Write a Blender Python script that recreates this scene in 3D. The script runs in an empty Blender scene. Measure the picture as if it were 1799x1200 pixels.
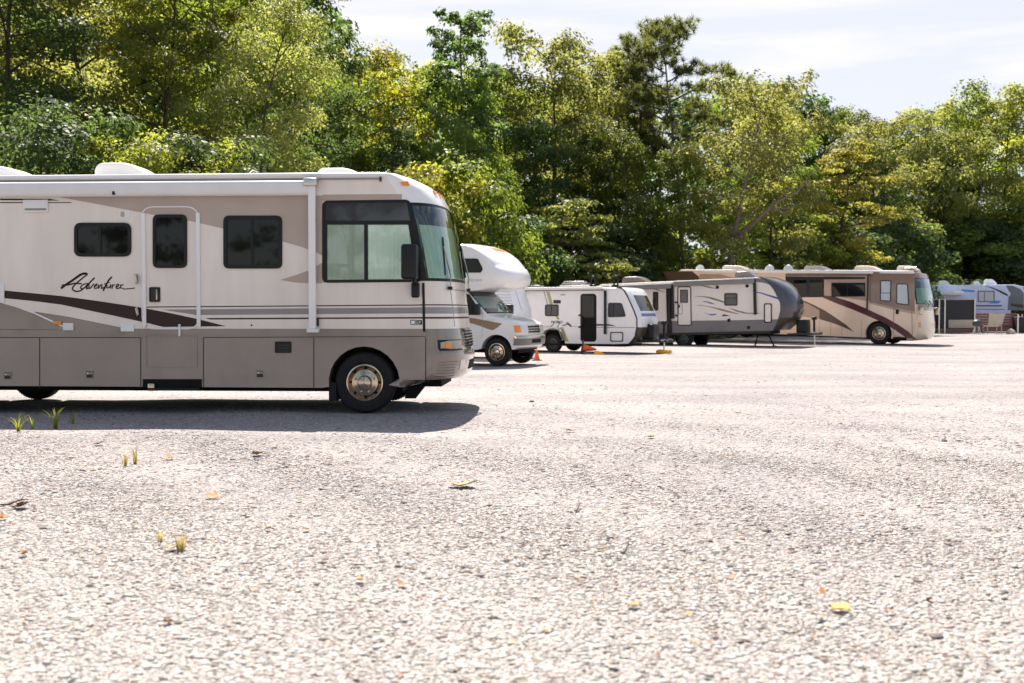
import bpy, bmesh, math, random
import numpy as np
from mathutils import Vector, Matrix
from mathutils.geometry import tessellate_polygon

R = math.radians
sc = bpy.context.scene
COL = sc.collection

# ------------------------------------------------------------------ camera
FPX, HORIZON, EYE = 1900.0, 548.0, 1.5          # focal length and horizon in photo pixels, eye height
PITCH = math.atan((600 - HORIZON) / FPX)
cd = bpy.data.cameras.new("camera")
cam = bpy.data.objects.new("camera", cd)
COL.objects.link(cam)
cam.location = (0, 0, EYE)
cam.rotation_euler = (math.pi / 2 - PITCH, 0, 0)
cd.sensor_width = 36
cd.lens = 36 * FPX / 1799
cd.clip_start, cd.clip_end = 0.1, 2000
cd.dof.use_dof = True
cd.dof.focus_distance = 15.5
cd.dof.aperture_fstop = 2.2
sc.camera = cam

# ------------------------------------------------------------------ sun and sky
SUN_EL = R(55.5)
SUN_DIR = Vector((-0.17, 1.0, 0)).normalized() * math.cos(SUN_EL) + Vector((0, 0, math.sin(SUN_EL)))
sl = bpy.data.lights.new("sun", 'SUN')
sl.energy, sl.angle, sl.color = 5.0, R(0.53), (1.0, 0.925, 0.83)
sun = bpy.data.objects.new("sun", sl)
COL.objects.link(sun)
sun.rotation_euler = SUN_DIR.to_track_quat('Z', 'Y').to_euler()
world = bpy.data.worlds.new("World")
sc.world = world
world.use_nodes = True
wn, wl = world.node_tree.nodes, world.node_tree.links
wn.clear()
wo = wn.new('ShaderNodeOutputWorld')
bg = wn.new('ShaderNodeBackground')
bg.inputs['Strength'].default_value = 0.072
sky = wn.new('ShaderNodeTexSky')
sky.sky_type = 'NISHITA'
sky.sun_disc = False
sky.sun_elevation = SUN_EL
sky.sun_rotation = math.atan2(SUN_DIR.x, SUN_DIR.y)
sky.air_density, sky.dust_density, sky.ozone_density = 1.0, 0.8, 1.6
tc = wn.new('ShaderNodeTexCoord')
mp = wn.new('ShaderNodeMapping')
mp.inputs['Scale'].default_value = (1.6, 3.0, 16.0)
mp.inputs['Rotation'].default_value = (0.0, R(7), 0.0)
nz = wn.new('ShaderNodeTexNoise')
nz.inputs['Scale'].default_value = 1.7
nz.inputs['Detail'].default_value = 7
nz.inputs['Roughness'].default_value = 0.55
nz.inputs['Distortion'].default_value = 0.5
rp = wn.new('ShaderNodeValToRGB')
rp.color_ramp.elements[0].position, rp.color_ramp.elements[1].position = 0.46, 0.64
rp.color_ramp.elements[1].color = (0.75, 0.75, 0.75, 1)
mx = wn.new('ShaderNodeMix')
mx.data_type = 'RGBA'
mx.inputs[7].default_value = (5.65, 5.65, 6.2, 1)
mx2 = wn.new('ShaderNodeMix')
mx2.data_type = 'RGBA'
mx2.inputs[7].default_value = (6.6, 6.5, 6.6, 1)
# bright thin veil on the sun's side of the sky, cirrus on top of it
sx = wn.new('ShaderNodeSeparateXYZ')
mrv = wn.new('ShaderNodeMapRange')
mrv.interpolation_type = 'SMOOTHSTEP'
mrv.inputs['From Min'].default_value, mrv.inputs['From Max'].default_value = 0.35, 0.9
mrv.inputs['To Max'].default_value = 0.86
addv = wn.new('ShaderNodeMath')
addv.operation = 'MULTIPLY_ADD'
addv.use_clamp = True
addv.inputs[1].default_value = 0.15
wl.new(tc.outputs['Generated'], sx.inputs[0])
wl.new(sx.outputs['Y'], mrv.inputs['Value'])
wl.new(mrv.outputs[0], addv.inputs[2])
wl.new(tc.outputs['Generated'], mp.inputs['Vector'])
wl.new(mp.outputs['Vector'], nz.inputs['Vector'])
wl.new(nz.outputs['Fac'], rp.inputs['Fac'])
wl.new(rp.outputs['Color'], addv.inputs[0])
wl.new(addv.outputs[0], mx.inputs[0])
wl.new(sky.outputs['Color'], mx.inputs[6])
wl.new(rp.outputs['Color'], mx2.inputs[0])
wl.new(mx.outputs[2], mx2.inputs[6])
wl.new(mx2.outputs[2], bg.inputs['Color'])
wl.new(bg.outputs['Background'], wo.inputs['Surface'])
sc.view_settings.view_transform = 'Standard'
sc.view_settings.look = 'None'
sc.view_settings.gamma = 1
sc.view_settings.exposure = 1.17
sc.render.engine = 'CYCLES'
sc.cycles.max_bounces = 8
sc.cycles.transparent_max_bounces = 12
sc.cycles.caustics_reflective = False
sc.cycles.caustics_refractive = False
sc.cycles.use_denoising = True
sc.cycles.denoiser = 'OPENIMAGEDENOISE'

# ------------------------------------------------------------------ pixel to place
CP, SP = math.cos(PITCH), math.sin(PITCH)
EYEV = Vector((0, 0, EYE))
def ray(px, py):
    a, b = (px - 899.5) / FPX, (600 - py) / FPX
    return Vector((a, CP + b * SP, -SP + b * CP))
def at(px, py, Y):
    d = ray(px, py)
    return EYEV + d * (Y / d.y)
def ground(px, py):
    d = ray(px, py)
    return EYEV + d * (-EYE / d.z)

# ------------------------------------------------------------------ materials
MATS = {}
def node(nt, t, **kw):
    n = nt.nodes.new(t)
    for k, v in kw.items():
        setattr(n, k, v)
    return n
def base_mat(name):
    m = bpy.data.materials.new(name)
    m.use_nodes = True
    MATS[name] = m
    return m, m.node_tree, m.node_tree.nodes['Principled BSDF']
def mat(name, rgb, rough=0.5, metal=0.0, coat=0.0, spec=0.5, var=0.06, nscale=3.0, bump=0.0, bscale=40.0, stretch=(1, 1, 1)):
    """plain surface with a little procedural unevenness of colour and gloss"""
    m, nt, p = base_mat(name)
    t = node(nt, 'ShaderNodeTexCoord')
    mpn = node(nt, 'ShaderNodeMapping')
    mpn.inputs['Scale'].default_value = stretch
    nt.links.new(t.outputs['Object'], mpn.inputs['Vector'])
    n = node(nt, 'ShaderNodeTexNoise')
    n.inputs['Scale'].default_value = nscale
    n.inputs['Detail'].default_value = 5
    nt.links.new(mpn.outputs['Vector'], n.inputs['Vector'])
    r = node(nt, 'ShaderNodeValToRGB')
    r.color_ramp.elements[0].position, r.color_ramp.elements[1].position = 0.3, 0.7
    r.color_ramp.elements[0].color = (*[c * (1 - var) for c in rgb], 1)
    r.color_ramp.elements[1].color = (*[min(1, c * (1 + var)) for c in rgb], 1)
    nt.links.new(n.outputs['Fac'], r.inputs['Fac'])
    nt.links.new(r.outputs['Color'], p.inputs['Base Color'])
    mr = node(nt, 'ShaderNodeMapRange')
    mr.inputs['To Min'].default_value = max(0.02, rough * 0.85)
    mr.inputs['To Max'].default_value = min(1, rough * 1.15)
    nt.links.new(n.outputs['Fac'], mr.inputs['Value'])
    nt.links.new(mr.outputs['Result'], p.inputs['Roughness'])
    p.inputs['Metallic'].default_value = metal
    p.inputs['Specular IOR Level'].default_value = spec
    p.inputs['Coat Weight'].default_value = coat
    p.inputs['Coat Roughness'].default_value = 0.05
    if bump:
        n2 = node(nt, 'ShaderNodeTexNoise')
        n2.inputs['Scale'].default_value = bscale
        n2.inputs['Detail'].default_value = 4
        nt.links.new(mpn.outputs['Vector'], n2.inputs['Vector'])
        b = node(nt, 'ShaderNodeBump')
        b.inputs['Strength'].default_value = bump
        b.inputs['Distance'].default_value = 0.02
        nt.links.new(n2.outputs['Fac'], b.inputs['Height'])
        nt.links.new(b.outputs['Normal'], p.inputs['Normal'])
    return m
def glass(name, tint, refl=1.0, rough=0.02):
    """thin tinted pane: see-through plus mirror by Fresnel"""
    m, nt, p = base_mat(name)
    nt.nodes.remove(p)
    out = nt.nodes['Material Output']
    tr = node(nt, 'ShaderNodeBsdfTransparent')
    tr.inputs['Color'].default_value = (*tint, 1)
    gl = node(nt, 'ShaderNodeBsdfGlossy')
    gl.inputs['Roughness'].default_value = rough
    gl.inputs['Color'].default_value = (0.95, 0.97, 1, 1)
    fr = node(nt, 'ShaderNodeFresnel')
    fr.inputs['IOR'].default_value = 1.45
    ml = node(nt, 'ShaderNodeMath', operation='MULTIPLY_ADD')
    ml.inputs[1].default_value = 1.5 * refl
    ml.inputs[2].default_value = 0.02
    mixs = node(nt, 'ShaderNodeMixShader')
    nt.links.new(fr.outputs['Fac'], ml.inputs[0])
    nt.links.new(ml.outputs[0], mixs.inputs['Fac'])
    nt.links.new(tr.outputs[0], mixs.inputs[1])
    nt.links.new(gl.outputs[0], mixs.inputs[2])
    nt.links.new(mixs.outputs[0], out.inputs['Surface'])
    return m

mat('cream_paint', (0.82, 0.73, 0.655), 0.22, coat=0.4, var=0.05, nscale=3.0, bump=0.05, bscale=2.5, stretch=(1.6, 1, .22))
mat('white_gel', (0.84, 0.82, 0.80), 0.25, coat=0.4, var=0.03, nscale=1.5)
mat('white_plastic', (0.78, 0.76, 0.74), 0.4, var=0.04)
mat('tan_graphic', (0.45, 0.355, 0.295), 0.25, coat=0.4, var=0.03)
mat('taupe_paint', (0.23, 0.19, 0.162), 0.09, coat=1.0, var=0.09, nscale=2.2, bump=0.17, bscale=1.0, stretch=(1, 1, .5))
mat('grey_graphic', (0.27, 0.245, 0.24), 0.25, coat=0.4, var=0.03)
mat('brown_graphic', (0.030, 0.011, 0.012), 0.3, spec=.3, var=0.05)
mat('seam_dark', (0.03, 0.026, 0.024), 0.6)
mat('black_trim', (0.010, 0.010, 0.011), 0.38, spec=.3, var=0.15)
mat('black_rubber', (0.014, 0.0135, 0.014), 0.72, spec=0.3, var=0.3, nscale=9, bump=0.15, bscale=60)
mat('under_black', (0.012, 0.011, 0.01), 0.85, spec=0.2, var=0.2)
mat('chrome', (0.55, 0.47, 0.38), 0.16, metal=1.0, var=0.05)
mat('alloy', (0.62, 0.61, 0.60), 0.28, metal=1.0, var=0.08)
mat('dark_pane', (0.006, 0.006, 0.006), 0.03, spec=0.32, var=0.0)
mat('grey_pane', (0.045, 0.043, 0.045), 0.04, spec=0.5, var=0.3, nscale=2)
mat('amber', (0.80, 0.26, 0.02), 0.25, coat=0.6, var=0.05)
mat('lamp_lens', (0.62, 0.60, 0.57), 0.12, coat=0.8, spec=0.8, var=0.15, nscale=14)
mat('lamp_dusty', (0.36, 0.30, 0.22), 0.2, coat=0.5, var=0.15, nscale=10)
mat('curtain', (0.84, 0.88, 0.80), 0.8, spec=0.2, var=0.05)
mat('orange_plastic', (0.85, 0.135, 0.02), 0.45, var=0.08)
mat('yellow_plastic', (0.80, 0.42, 0.02), 0.5, var=0.08)
mat('red_plastic', (0.62, 0.05, 0.03), 0.45)
mat('steel_dark', (0.07, 0.068, 0.07), 0.5, metal=0.3, var=0.2)
mat('awning_white', (0.76, 0.74, 0.72), 0.55, var=0.04)
mat('awning_grey', (0.23, 0.215, 0.21), 0.6, var=0.06)
mat('logo_blue', (0.07, 0.12, 0.32), 0.3)
glass('cab_glass', (0.86, 0.95, 0.88))
glass('wind_glass', (0.78, 0.97, 0.86), 1.2)
glass('clear_glass', (0.80, 0.9, 0.88), 0.9)

# ------------------------------------------------------------------ objects and properties
def tag(o, label=None, cat=None, group=None, kind=None):
    for k, v in (('label', label), ('category', cat), ('group', group), ('kind', kind)):
        if v:
            o[k] = v
    return o
def empty(name, M):
    o = bpy.data.objects.new(name, None)
    COL.objects.link(o)
    o.matrix_basis = M
    o.empty_display_size = 0.3
    return o

def inset(pts, t):
    """move every edge of a convex polygon inwards by t"""
    n = len(pts)
    ar = sum(pts[i][0] * pts[(i + 1) % n][1] - pts[(i + 1) % n][0] * pts[i][1] for i in range(n))
    sg = 1 if ar > 0 else -1
    L = []
    for i in range(n):
        (ax, ay), (bx, by) = pts[i], pts[(i + 1) % n]
        dx, dy = bx - ax, by - ay
        l = math.hypot(dx, dy) or 1e-9
        nx, ny = -dy / l * sg, dx / l * sg
        L.append((ax + nx * t, ay + ny * t, dx, dy))
    out = []
    for i in range(n):
        x1, y1, dx1, dy1 = L[i - 1]
        x2, y2, dx2, dy2 = L[i]
        den = dx1 * dy2 - dy1 * dx2
        s = ((x2 - x1) * dy2 - (y2 - y1) * dx2) / den
        out.append((x1 + dx1 * s, y1 + dy1 * s))
    return out
def rpoly(pts, r, seg=5):
    """round the corners of a polygon"""
    n, out = len(pts), []
    for i in range(n):
        p, a, b = Vector(pts[i]), Vector(pts[i - 1]), Vector(pts[(i + 1) % n])
        ra = min(r, (a - p).length * 0.49, (b - p).length * 0.49)
        s, e = p + (a - p).normalized() * ra, p + (b - p).normalized() * ra
        for k in range(seg + 1):
            t = k / seg
            out.append(tuple(s * (1 - t) ** 2 + p * 2 * t * (1 - t) + e * t * t))
    return out
def rrect(x0, z0, x1, z1, r, seg=5):
    return rpoly([(x0, z0), (x1, z0), (x1, z1), (x0, z1)], r, seg)
def lin(a, b, n):
    return [a + (b - a) * i / (n - 1) for i in range(n)]

class MB:
    """collects faces of several materials; build() links them as ONE mesh object"""
    def __init__(s):
        s.v, s.f, s.m, s.mats = [], [], [], []
    def mi(s, m):
        if m not in s.mats:
            s.mats.append(m)
        return s.mats.index(m)
    def add(s, vs, fs, m):
        o, k = len(s.v), s.mi(m)
        s.v += [tuple(v) for v in vs]
        for f in fs:
            s.f.append([i + o for i in f])
            s.m.append(k)
    def poly(s, pts3, m, flip=False):
        if len(pts3) <= 4:
            s.add(pts3, [list(range(len(pts3)))], m)
        else:
            tris = tessellate_polygon([[Vector(p) for p in pts3]])
            s.add(pts3, [list(t) for t in tris], m)
    def flat(s, pts, y, m):
        s.poly([(x, y, z) for x, z in pts], m)
    def prism(s, pts, y0, y1, m):
        n = len(pts)
        s.flat(pts, y0, m)
        s.flat(pts, y1, m)
        vs = [(x, y0, z) for x, z in pts] + [(x, y1, z) for x, z in pts]
        s.add(vs, [[i, (i + 1) % n, n + (i + 1) % n, n + i] for i in range(n)], m)
    def ring(s, outer, inner, y0, y1, m):
        n = len(outer)
        vs = [(x, y0, z) for x, z in outer] + [(x, y1, z) for x, z in outer] + [(x, y1, z) for x, z in inner] + [(x, y0, z) for x, z in inner]
        fs = []
        for k in range(3):
            fs += [[k * n + i, k * n + (i + 1) % n, (k + 1) * n + (i + 1) % n, (k + 1) * n + i] for i in range(n)]
        s.add(vs, fs, m)
    def box(s, x0, x1, y0, y1, z0, z1, m, b=0.0):
        if b:
            bm = bmesh.new()
            bmesh.ops.create_cube(bm, size=1, matrix=Matrix.Translation(((x0 + x1) / 2, (y0 + y1) / 2, (z0 + z1) / 2)) @ Matrix.Diagonal((x1 - x0, y1 - y0, z1 - z0, 1)))
            bmesh.ops.bevel(bm, geom=bm.edges[:], offset=b, segments=3, affect='EDGES', profile=0.5)
            bm.verts.index_update()
            s.add([v.co[:] for v in bm.verts], [[v.index for v in f.verts] for f in bm.faces], m)
            bm.free()
            return
        vs = [(x, y, z) for x in (x0, x1) for y in (y0, y1) for z in (z0, z1)]
        s.add(vs, [[0, 1, 3, 2], [4, 6, 7, 5], [0, 4, 5, 1], [2, 3, 7, 6], [0, 2, 6, 4], [1, 5, 7, 3]], m)
    def tube(s, pts, r, m, n=8, cap=True):
        pts = [Vector(p) for p in pts]
        rs = r if isinstance(r, (list, tuple)) else [r] * len(pts)
        vs, fs = [], []
        up = None
        for i, p in enumerate(pts):
            d = (pts[min(i + 1, len(pts) - 1)] - pts[max(i - 1, 0)]).normalized()
            if up is None:
                up = Vector((0, 0, 1)) if abs(d.z) < 0.9 else Vector((1, 0, 0))
            a = d.cross(up).normalized()
            up = a.cross(d).normalized()
            for k in range(n):
                t = 2 * math.pi * k / n
                vs.append(p + (a * math.cos(t) + up * math.sin(t)) * rs[i])
        for i in range(len(pts) - 1):
            for k in range(n):
                fs.append([i * n + k, i * n + (k + 1) % n, (i + 1) * n + (k + 1) % n, (i + 1) * n + k])
        if cap:
            fs += [list(range(n)), [(len(pts) - 1) * n + k for k in range(n)]]
        s.add(vs, fs, m)
    def lathe(s, prof, c, m, n=36):
        """prof of (radius, y) turned about the y axis through c"""
        vs, fs = [], []
        for r, y in prof:
            for k in range(n):
                t = 2 * math.pi * k / n
                vs.append((c[0] + r * math.cos(t), c[1] + y, c[2] + r * math.sin(t)))
        for i in range(len(prof) - 1):
            for k in range(n):
                fs.append([i * n + k, i * n + (k + 1) % n, (i + 1) * n + (k + 1) % n, (i + 1) * n + k])
        s.add(vs, fs, m)
    def grid(s, P, m):
        nu, nv = len(P), len(P[0])
        s.add([p for r in P for p in r], [[i * nv + j, (i + 1) * nv + j, (i + 1) * nv + j + 1, i * nv + j + 1] for i in range(nu - 1) for j in range(nv - 1)], m)
    def patch(s, fn, ys, zs, off, m, back=0.03):
        """a slab lying on the curved front fn(y, z): top lifted by off, rim walls going back"""
        def pt(y, z, o):
            e = 0.012
            n = (fn(y + e, z) - fn(y - e, z)).cross(fn(y, z + e) - fn(y, z - e))
            n = n.normalized() if n.length > 1e-9 else Vector((1, 0, 0))
            return fn(y, z) + n * o
        zf = zs if callable(zs) else (lambda y: zs)
        P = [[pt(y, z, off) for z in zf(y)] for y in ys]
        s.grid(P, m)
        Q = [[pt(y, z, off - back) for z in zf(y)] for y in ys]
        for a, b in ((P[0], Q[0]), (P[-1], Q[-1]), ([r[0] for r in P], [r[0] for r in Q]), ([r[-1] for r in P], [r[-1] for r in Q])):
            s.grid([a, b], m)
    def build(s, name, parent=None, angle=38):
        me = bpy.data.meshes.new(name)
        me.from_pydata(s.v, [], s.f)
        for mm in s.mats:
            me.materials.append(MATS[mm])
        me.polygons.foreach_set('material_index', s.m)
        bm = bmesh.new()
        bm.from_mesh(me)
        bmesh.ops.remove_doubles(bm, verts=bm.verts, dist=0.0004)
        bmesh.ops.recalc_face_normals(bm, faces=bm.faces)
        bm.to_mesh(me)
        bm.free()
        me.polygons.foreach_set('use_smooth', [True] * len(me.polygons))
        me.set_sharp_from_angle(angle=R(angle))
        o = bpy.data.objects.new(name, me)
        COL.objects.link(o)
        o.parent = parent
        return o

def single(name, parent, fn, *a, **k):
    b = MB()
    getattr(b, fn)(*a, **k)
    return b.build(name, parent)

def sel(u, n):
    u = min(1.0, abs(u))
    return 1 - (1 - u ** n) ** (1 / n)

class Shell:
    """vehicle skin: a side outline carried across the width, its front rows rounded in plan by `bulge`
    and its top rows rolled down at the edges by `drop`.  outline rows: (x, z, plan weight, top weight)"""
    def __init__(s, prof, hw, bulge=0.0, n=2.4, drop=0.0, front=None, dn=5.0):
        s.prof, s.hw, s.b, s.n, s.drop, s.fr, s.dn = prof, hw, bulge, n, drop, front, dn
        us = [math.sin(math.pi / 2 * i / 22) ** (2 / max(n, 2)) if i else 0 for i in range(23)]
        us[-1] = 1.0
        s.ys = [-u * hw for u in us[::-1]] + [u * hw for u in us[1:]]
    def arc(s, u0, u1, n):
        """y stations evenly spaced along the rounded plan, u0..u1 in -1..1"""
        th = lambda u: math.copysign(math.asin(abs(u) ** (s.n / 2)), u)
        return [math.copysign(abs(math.sin(t)) ** (2 / s.n), t) * s.hw for t in lin(th(u0), th(u1), n)]
    def pt(s, row, y):
        x, z, w, t = row
        u = y / s.hw
        return Vector((x - s.b * w * sel(u, s.n), y, z - s.drop * t * sel(u, s.dn)))
    def front(s, y, z):
        y = max(-s.hw, min(s.hw, y))
        rows = s.prof[s.fr[0]:s.fr[1] + 1]
        for a, b in zip(rows, rows[1:]):
            if z <= b[1] or b is rows[-1]:
                k = (z - a[1]) / ((b[1] - a[1]) or 1e-6)
                return s.pt(tuple(a[i] + (b[i] - a[i]) * k for i in range(4)), y)
    def add(s, mb, m, colour=None):
        rows = s.prof
        n = len(rows)
        P = [[s.pt(r, y) for y in s.ys] for r in rows]
        for i in range(n):
            mm = colour(i) if colour else m
            mb.grid([P[i], P[(i + 1) % n]], mm)
        mb.poly([p[0] for p in P], m)
        mb.poly([p[-1] for p in P], m)

class Veh:
    def __init__(s, name, label, cat, apx, apy, yaw, hw, pitch=0.0, group='recreational vehicles parked on the gravel lot', D=None):
        """(apx, apy): photo pixel of the near-side ground point that becomes local x = 0"""
        g = ground(apx, apy) if D is None else Vector(((apx - 899.5) / FPX * D, D, 0))
        yaw = R(yaw)
        left = Vector((math.sin(yaw), math.cos(yaw), 0))
        o = g + left * hw
        s.hw = hw
        s.M = Matrix.Translation((o.x, o.y, 0)) @ Matrix.Rotation(-yaw, 4, 'Z') @ Matrix.Rotation(R(pitch), 4, 'Y')
        s.Mi = s.M.inverted()
        s.root = tag(empty(name, s.M), label, cat, group)
    def side(s, px, py, y=None):
        y = -s.hw if y is None else y
        o = s.Mi @ EYEV
        d = s.Mi.to_3x3() @ ray(px, py)
        q = o + d * ((y - o.y) / d.y)
        return (q.x, q.z)
    def pts(s, pp, y=None):
        return [s.side(a, b, y) for a, b in pp]
    def decal(s, mb, pp, off, m, y=None):
        y = -s.hw if y is None else y
        mb.flat(s.pts(pp, y), y - off, m)
    def window(s, pp, r=0.07, t=0.05, frame='black_trim', pane='dark_pane', mull=(), y=None, name='window', proud=0.022, hor=()):
        y = -s.hw if y is None else y
        P = s.pts(pp, y)
        out, inn = rpoly(P, r), rpoly(inset(P, t), max(0.01, r - t * 0.6))
        b = MB()
        b.ring(out, inn, y + 0.002, y - proud, frame)
        xs, zs = [p[0] for p in P], [p[1] for p in P]
        for k in mull:
            xm = min(xs) + (max(xs) - min(xs)) * k
            b.box(xm - t * .35, xm + t * .35, y - proud * .85, y - 0.003, min(zs) + t * .9, max(zs) - t * .9, frame)
        for k in hor:
            zm = min(zs) + (max(zs) - min(zs)) * k
            b.box(min(xs) + t * .9, max(xs) - t * .9, y - proud * .85, y - 0.003, zm - t * .3, zm + t * .3, frame)
        o = b.build(name, s.root)
        q = MB()
        q.flat(inn, y - 0.008, pane)
        q.build('pane', o)
        return o

def stroke(mb, pts, w, y, m):
    """flat ribbon following pts (x, z)"""
    for a, b in zip(pts, pts[1:]):
        A, B = Vector(a), Vector(b)
        d = (B - A)
        if d.length < 1e-6:
            continue
        d.normalize()
        n = Vector((-d.y, d.x)) * w / 2
        e = d * w * 0.3
        q = [A - e + n, A - e - n, B + e - n, B + e + n]
        mb.add([(p.x, y, p.y) for p in q], [[0, 1, 2, 3]], m)

def smooth_path(pts, k=5):
    out = []
    n = len(pts)
    for i in range(n - 1):
        p0, p1, p2, p3 = [Vector(pts[max(0, min(n - 1, j))]) for j in (i - 1, i, i + 1, i + 2)]
        for s in range(k):
            t = s / k
            out.append(tuple(0.5 * ((2 * p1) + (p2 - p0) * t + (2 * p0 - 5 * p1 + 4 * p2 - p3) * t * t + (3 * p1 - p0 - 3 * p2 + p3) * t ** 3)))
    out.append(pts[-1])
    return out

def text_faces(mb, txt, x0, z0, width, height, y, m, shear=0.0, bold=0.0):
    cu = bpy.data.curves.new('lettering', 'FONT')
    cu.body = txt
    cu.resolution_u = 3
    cu.offset = bold
    to = bpy.data.objects.new('lettering', cu)
    COL.objects.link(to)
    dg = bpy.context.evaluated_depsgraph_get()
    me = to.evaluated_get(dg).to_mesh()
    co = [v.co.copy() for v in me.vertices]
    xs, ys = [c.x for c in co], [c.y for c in co]
    fx, fy = width / (max(xs) - min(xs)), height / (max(ys) - min(ys))
    vs = [(x0 + (c.x - min(xs)) * fx + (c.y - min(ys)) * fy * shear, y, z0 + (c.y - min(ys)) * fy) for c in co]
    mb.add(vs, [list(p.vertices) for p in me.polygons], m)
    bpy.data.objects.remove(to)
    bpy.data.curves.remove(cu)

def wheel(parent, x, z, y, r, rim, side=-1, lugs=8, width=0.24, rim_m='chrome', style='steel'):
    """y = outer face; side -1 faces -y"""
    k = -side
    hub = MB()
    hub.lathe([(0.001, k * .10), (rim * .8, k * .10), (rim * .8, k * (width - .02)), (0.001, k * (width - .02))], (x, y, z), 'under_black', 24)
    o = hub.build('wheel', parent)
    t = MB()
    t.lathe([(rim * .98, k * .03), (rim * 1.06, k * .012), (rim * 1.12 + .02, k * .0), (r * .93, k * .008), (r * .975, k * .03), (r, k * .06), (r * 1.0, k * (width - .05)), (r * .95, k * (width - .015)), (rim, k * width)], (x, y, z), 'black_rubber', 48)
    for a in range(60):
        th = 2 * math.pi * a / 60
        c, s_ = math.cos(th), math.sin(th)
        p0 = Vector((x + c * r * 1.001, y + k * .055, z + s_ * r * 1.001))
        p1 = Vector((x + c * r * 1.001, y + k * (width - .05), z + s_ * r * 1.001))
        tn = Vector((-s_, 0, c)) * r * .018
        nn = Vector((c, 0, s_)) * .006
        t.add([p0 - tn, p0 + tn, p1 + tn, p1 - tn, p0 - tn + nn, p0 + tn + nn, p1 + tn + nn, p1 - tn + nn], [[4, 5, 6, 7], [0, 1, 5, 4], [1, 2, 6, 5], [2, 3, 7, 6], [3, 0, 4, 7]], 'black_rubber')
    t.build('tyre', o)
    m = MB()
    if style == 'steel':
        pr = [(rim, k * .02), (rim * 1.02, k * .006), (rim * .95, k * .004), (rim * .90, k * .02), (rim * .86, k * .06), (rim * .80, k * .085), (rim * .76, k * .06), (rim * .72, k * .03), (rim * .42, k * .018), (rim * .40, k * .002), (rim * .33, -k * .022), (rim * .15, -k * .032), (0.001, -k * .034)]
    else:
        pr = [(rim, k * .02), (rim * 1.02, k * .006), (rim * .92, k * .004), (rim * .86, k * .05), (rim * .55, k * .045), (rim * .30, k * .02), (rim * .27, -k * .005), (0.001, -k * .01)]
    m.lathe(pr, (x, y, z), rim_m, 40)
    for a in range(lugs):
        th = 2 * math.pi * (a + .5) / lugs
        cx, cz = x + math.cos(th) * rim * .56, z + math.sin(th) * rim * .56
        m.lathe([(.018, k * .03), (.018, k * .0), (.012, -k * .012), (.001, -k * .014)], (cx, y, cz), rim_m, 8)
    if style == 'steel':
        for a in range(8):
            th = 2 * math.pi * a / 8
            cx, cz = x + math.cos(th) * rim * .78, z + math.sin(th) * rim * .78
            m.lathe([(.02, k * .055), (.001, k * .05)], (cx, y, cz), 'under_black', 8)
    m.build('rim', o)
    return o

def arch(cx, cz, r, zb, n=14):
    """points of a wheel opening running from +x to -x along the bottom edge at height zb"""
    a0 = math.asin(max(-1, min(1, (zb - cz) / r)))
    return [(cx + r * math.cos(a0 + (math.pi - 2 * a0) * i / n), cz + r * math.sin(a0 + (math.pi - 2 * a0) * i / n)) for i in range(n + 1)]

def ac_unit(V, x0, x1, z0, z1, m='white_plastic', y0=-.38, y1=.38, name='air_conditioner', slope=0.28):
    b = MB()
    L = x1 - x0
    pr = [(x0, z0), (x1, z0), (x1 - L * .04, z0 + (z1 - z0) * .35), (x1 - L * slope, z0 + (z1 - z0) * .85), (x1 - L * slope * 1.6, z1), (x0 + L * .1, z1), (x0 + L * .02, z0 + (z1 - z0) * .8)]
    sh = Shell([(x, z, 0, 1 if z > z0 + .02 else 0) for x, z in rpoly(pr, .05, 3)], (y1 - y0) / 2, 0, drop=(z1 - z0) * .25)
    sh.add(b, m)
    o = b.build(name, V.root)
    o.location.y = (y0 + y1) / 2
    return o

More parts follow.
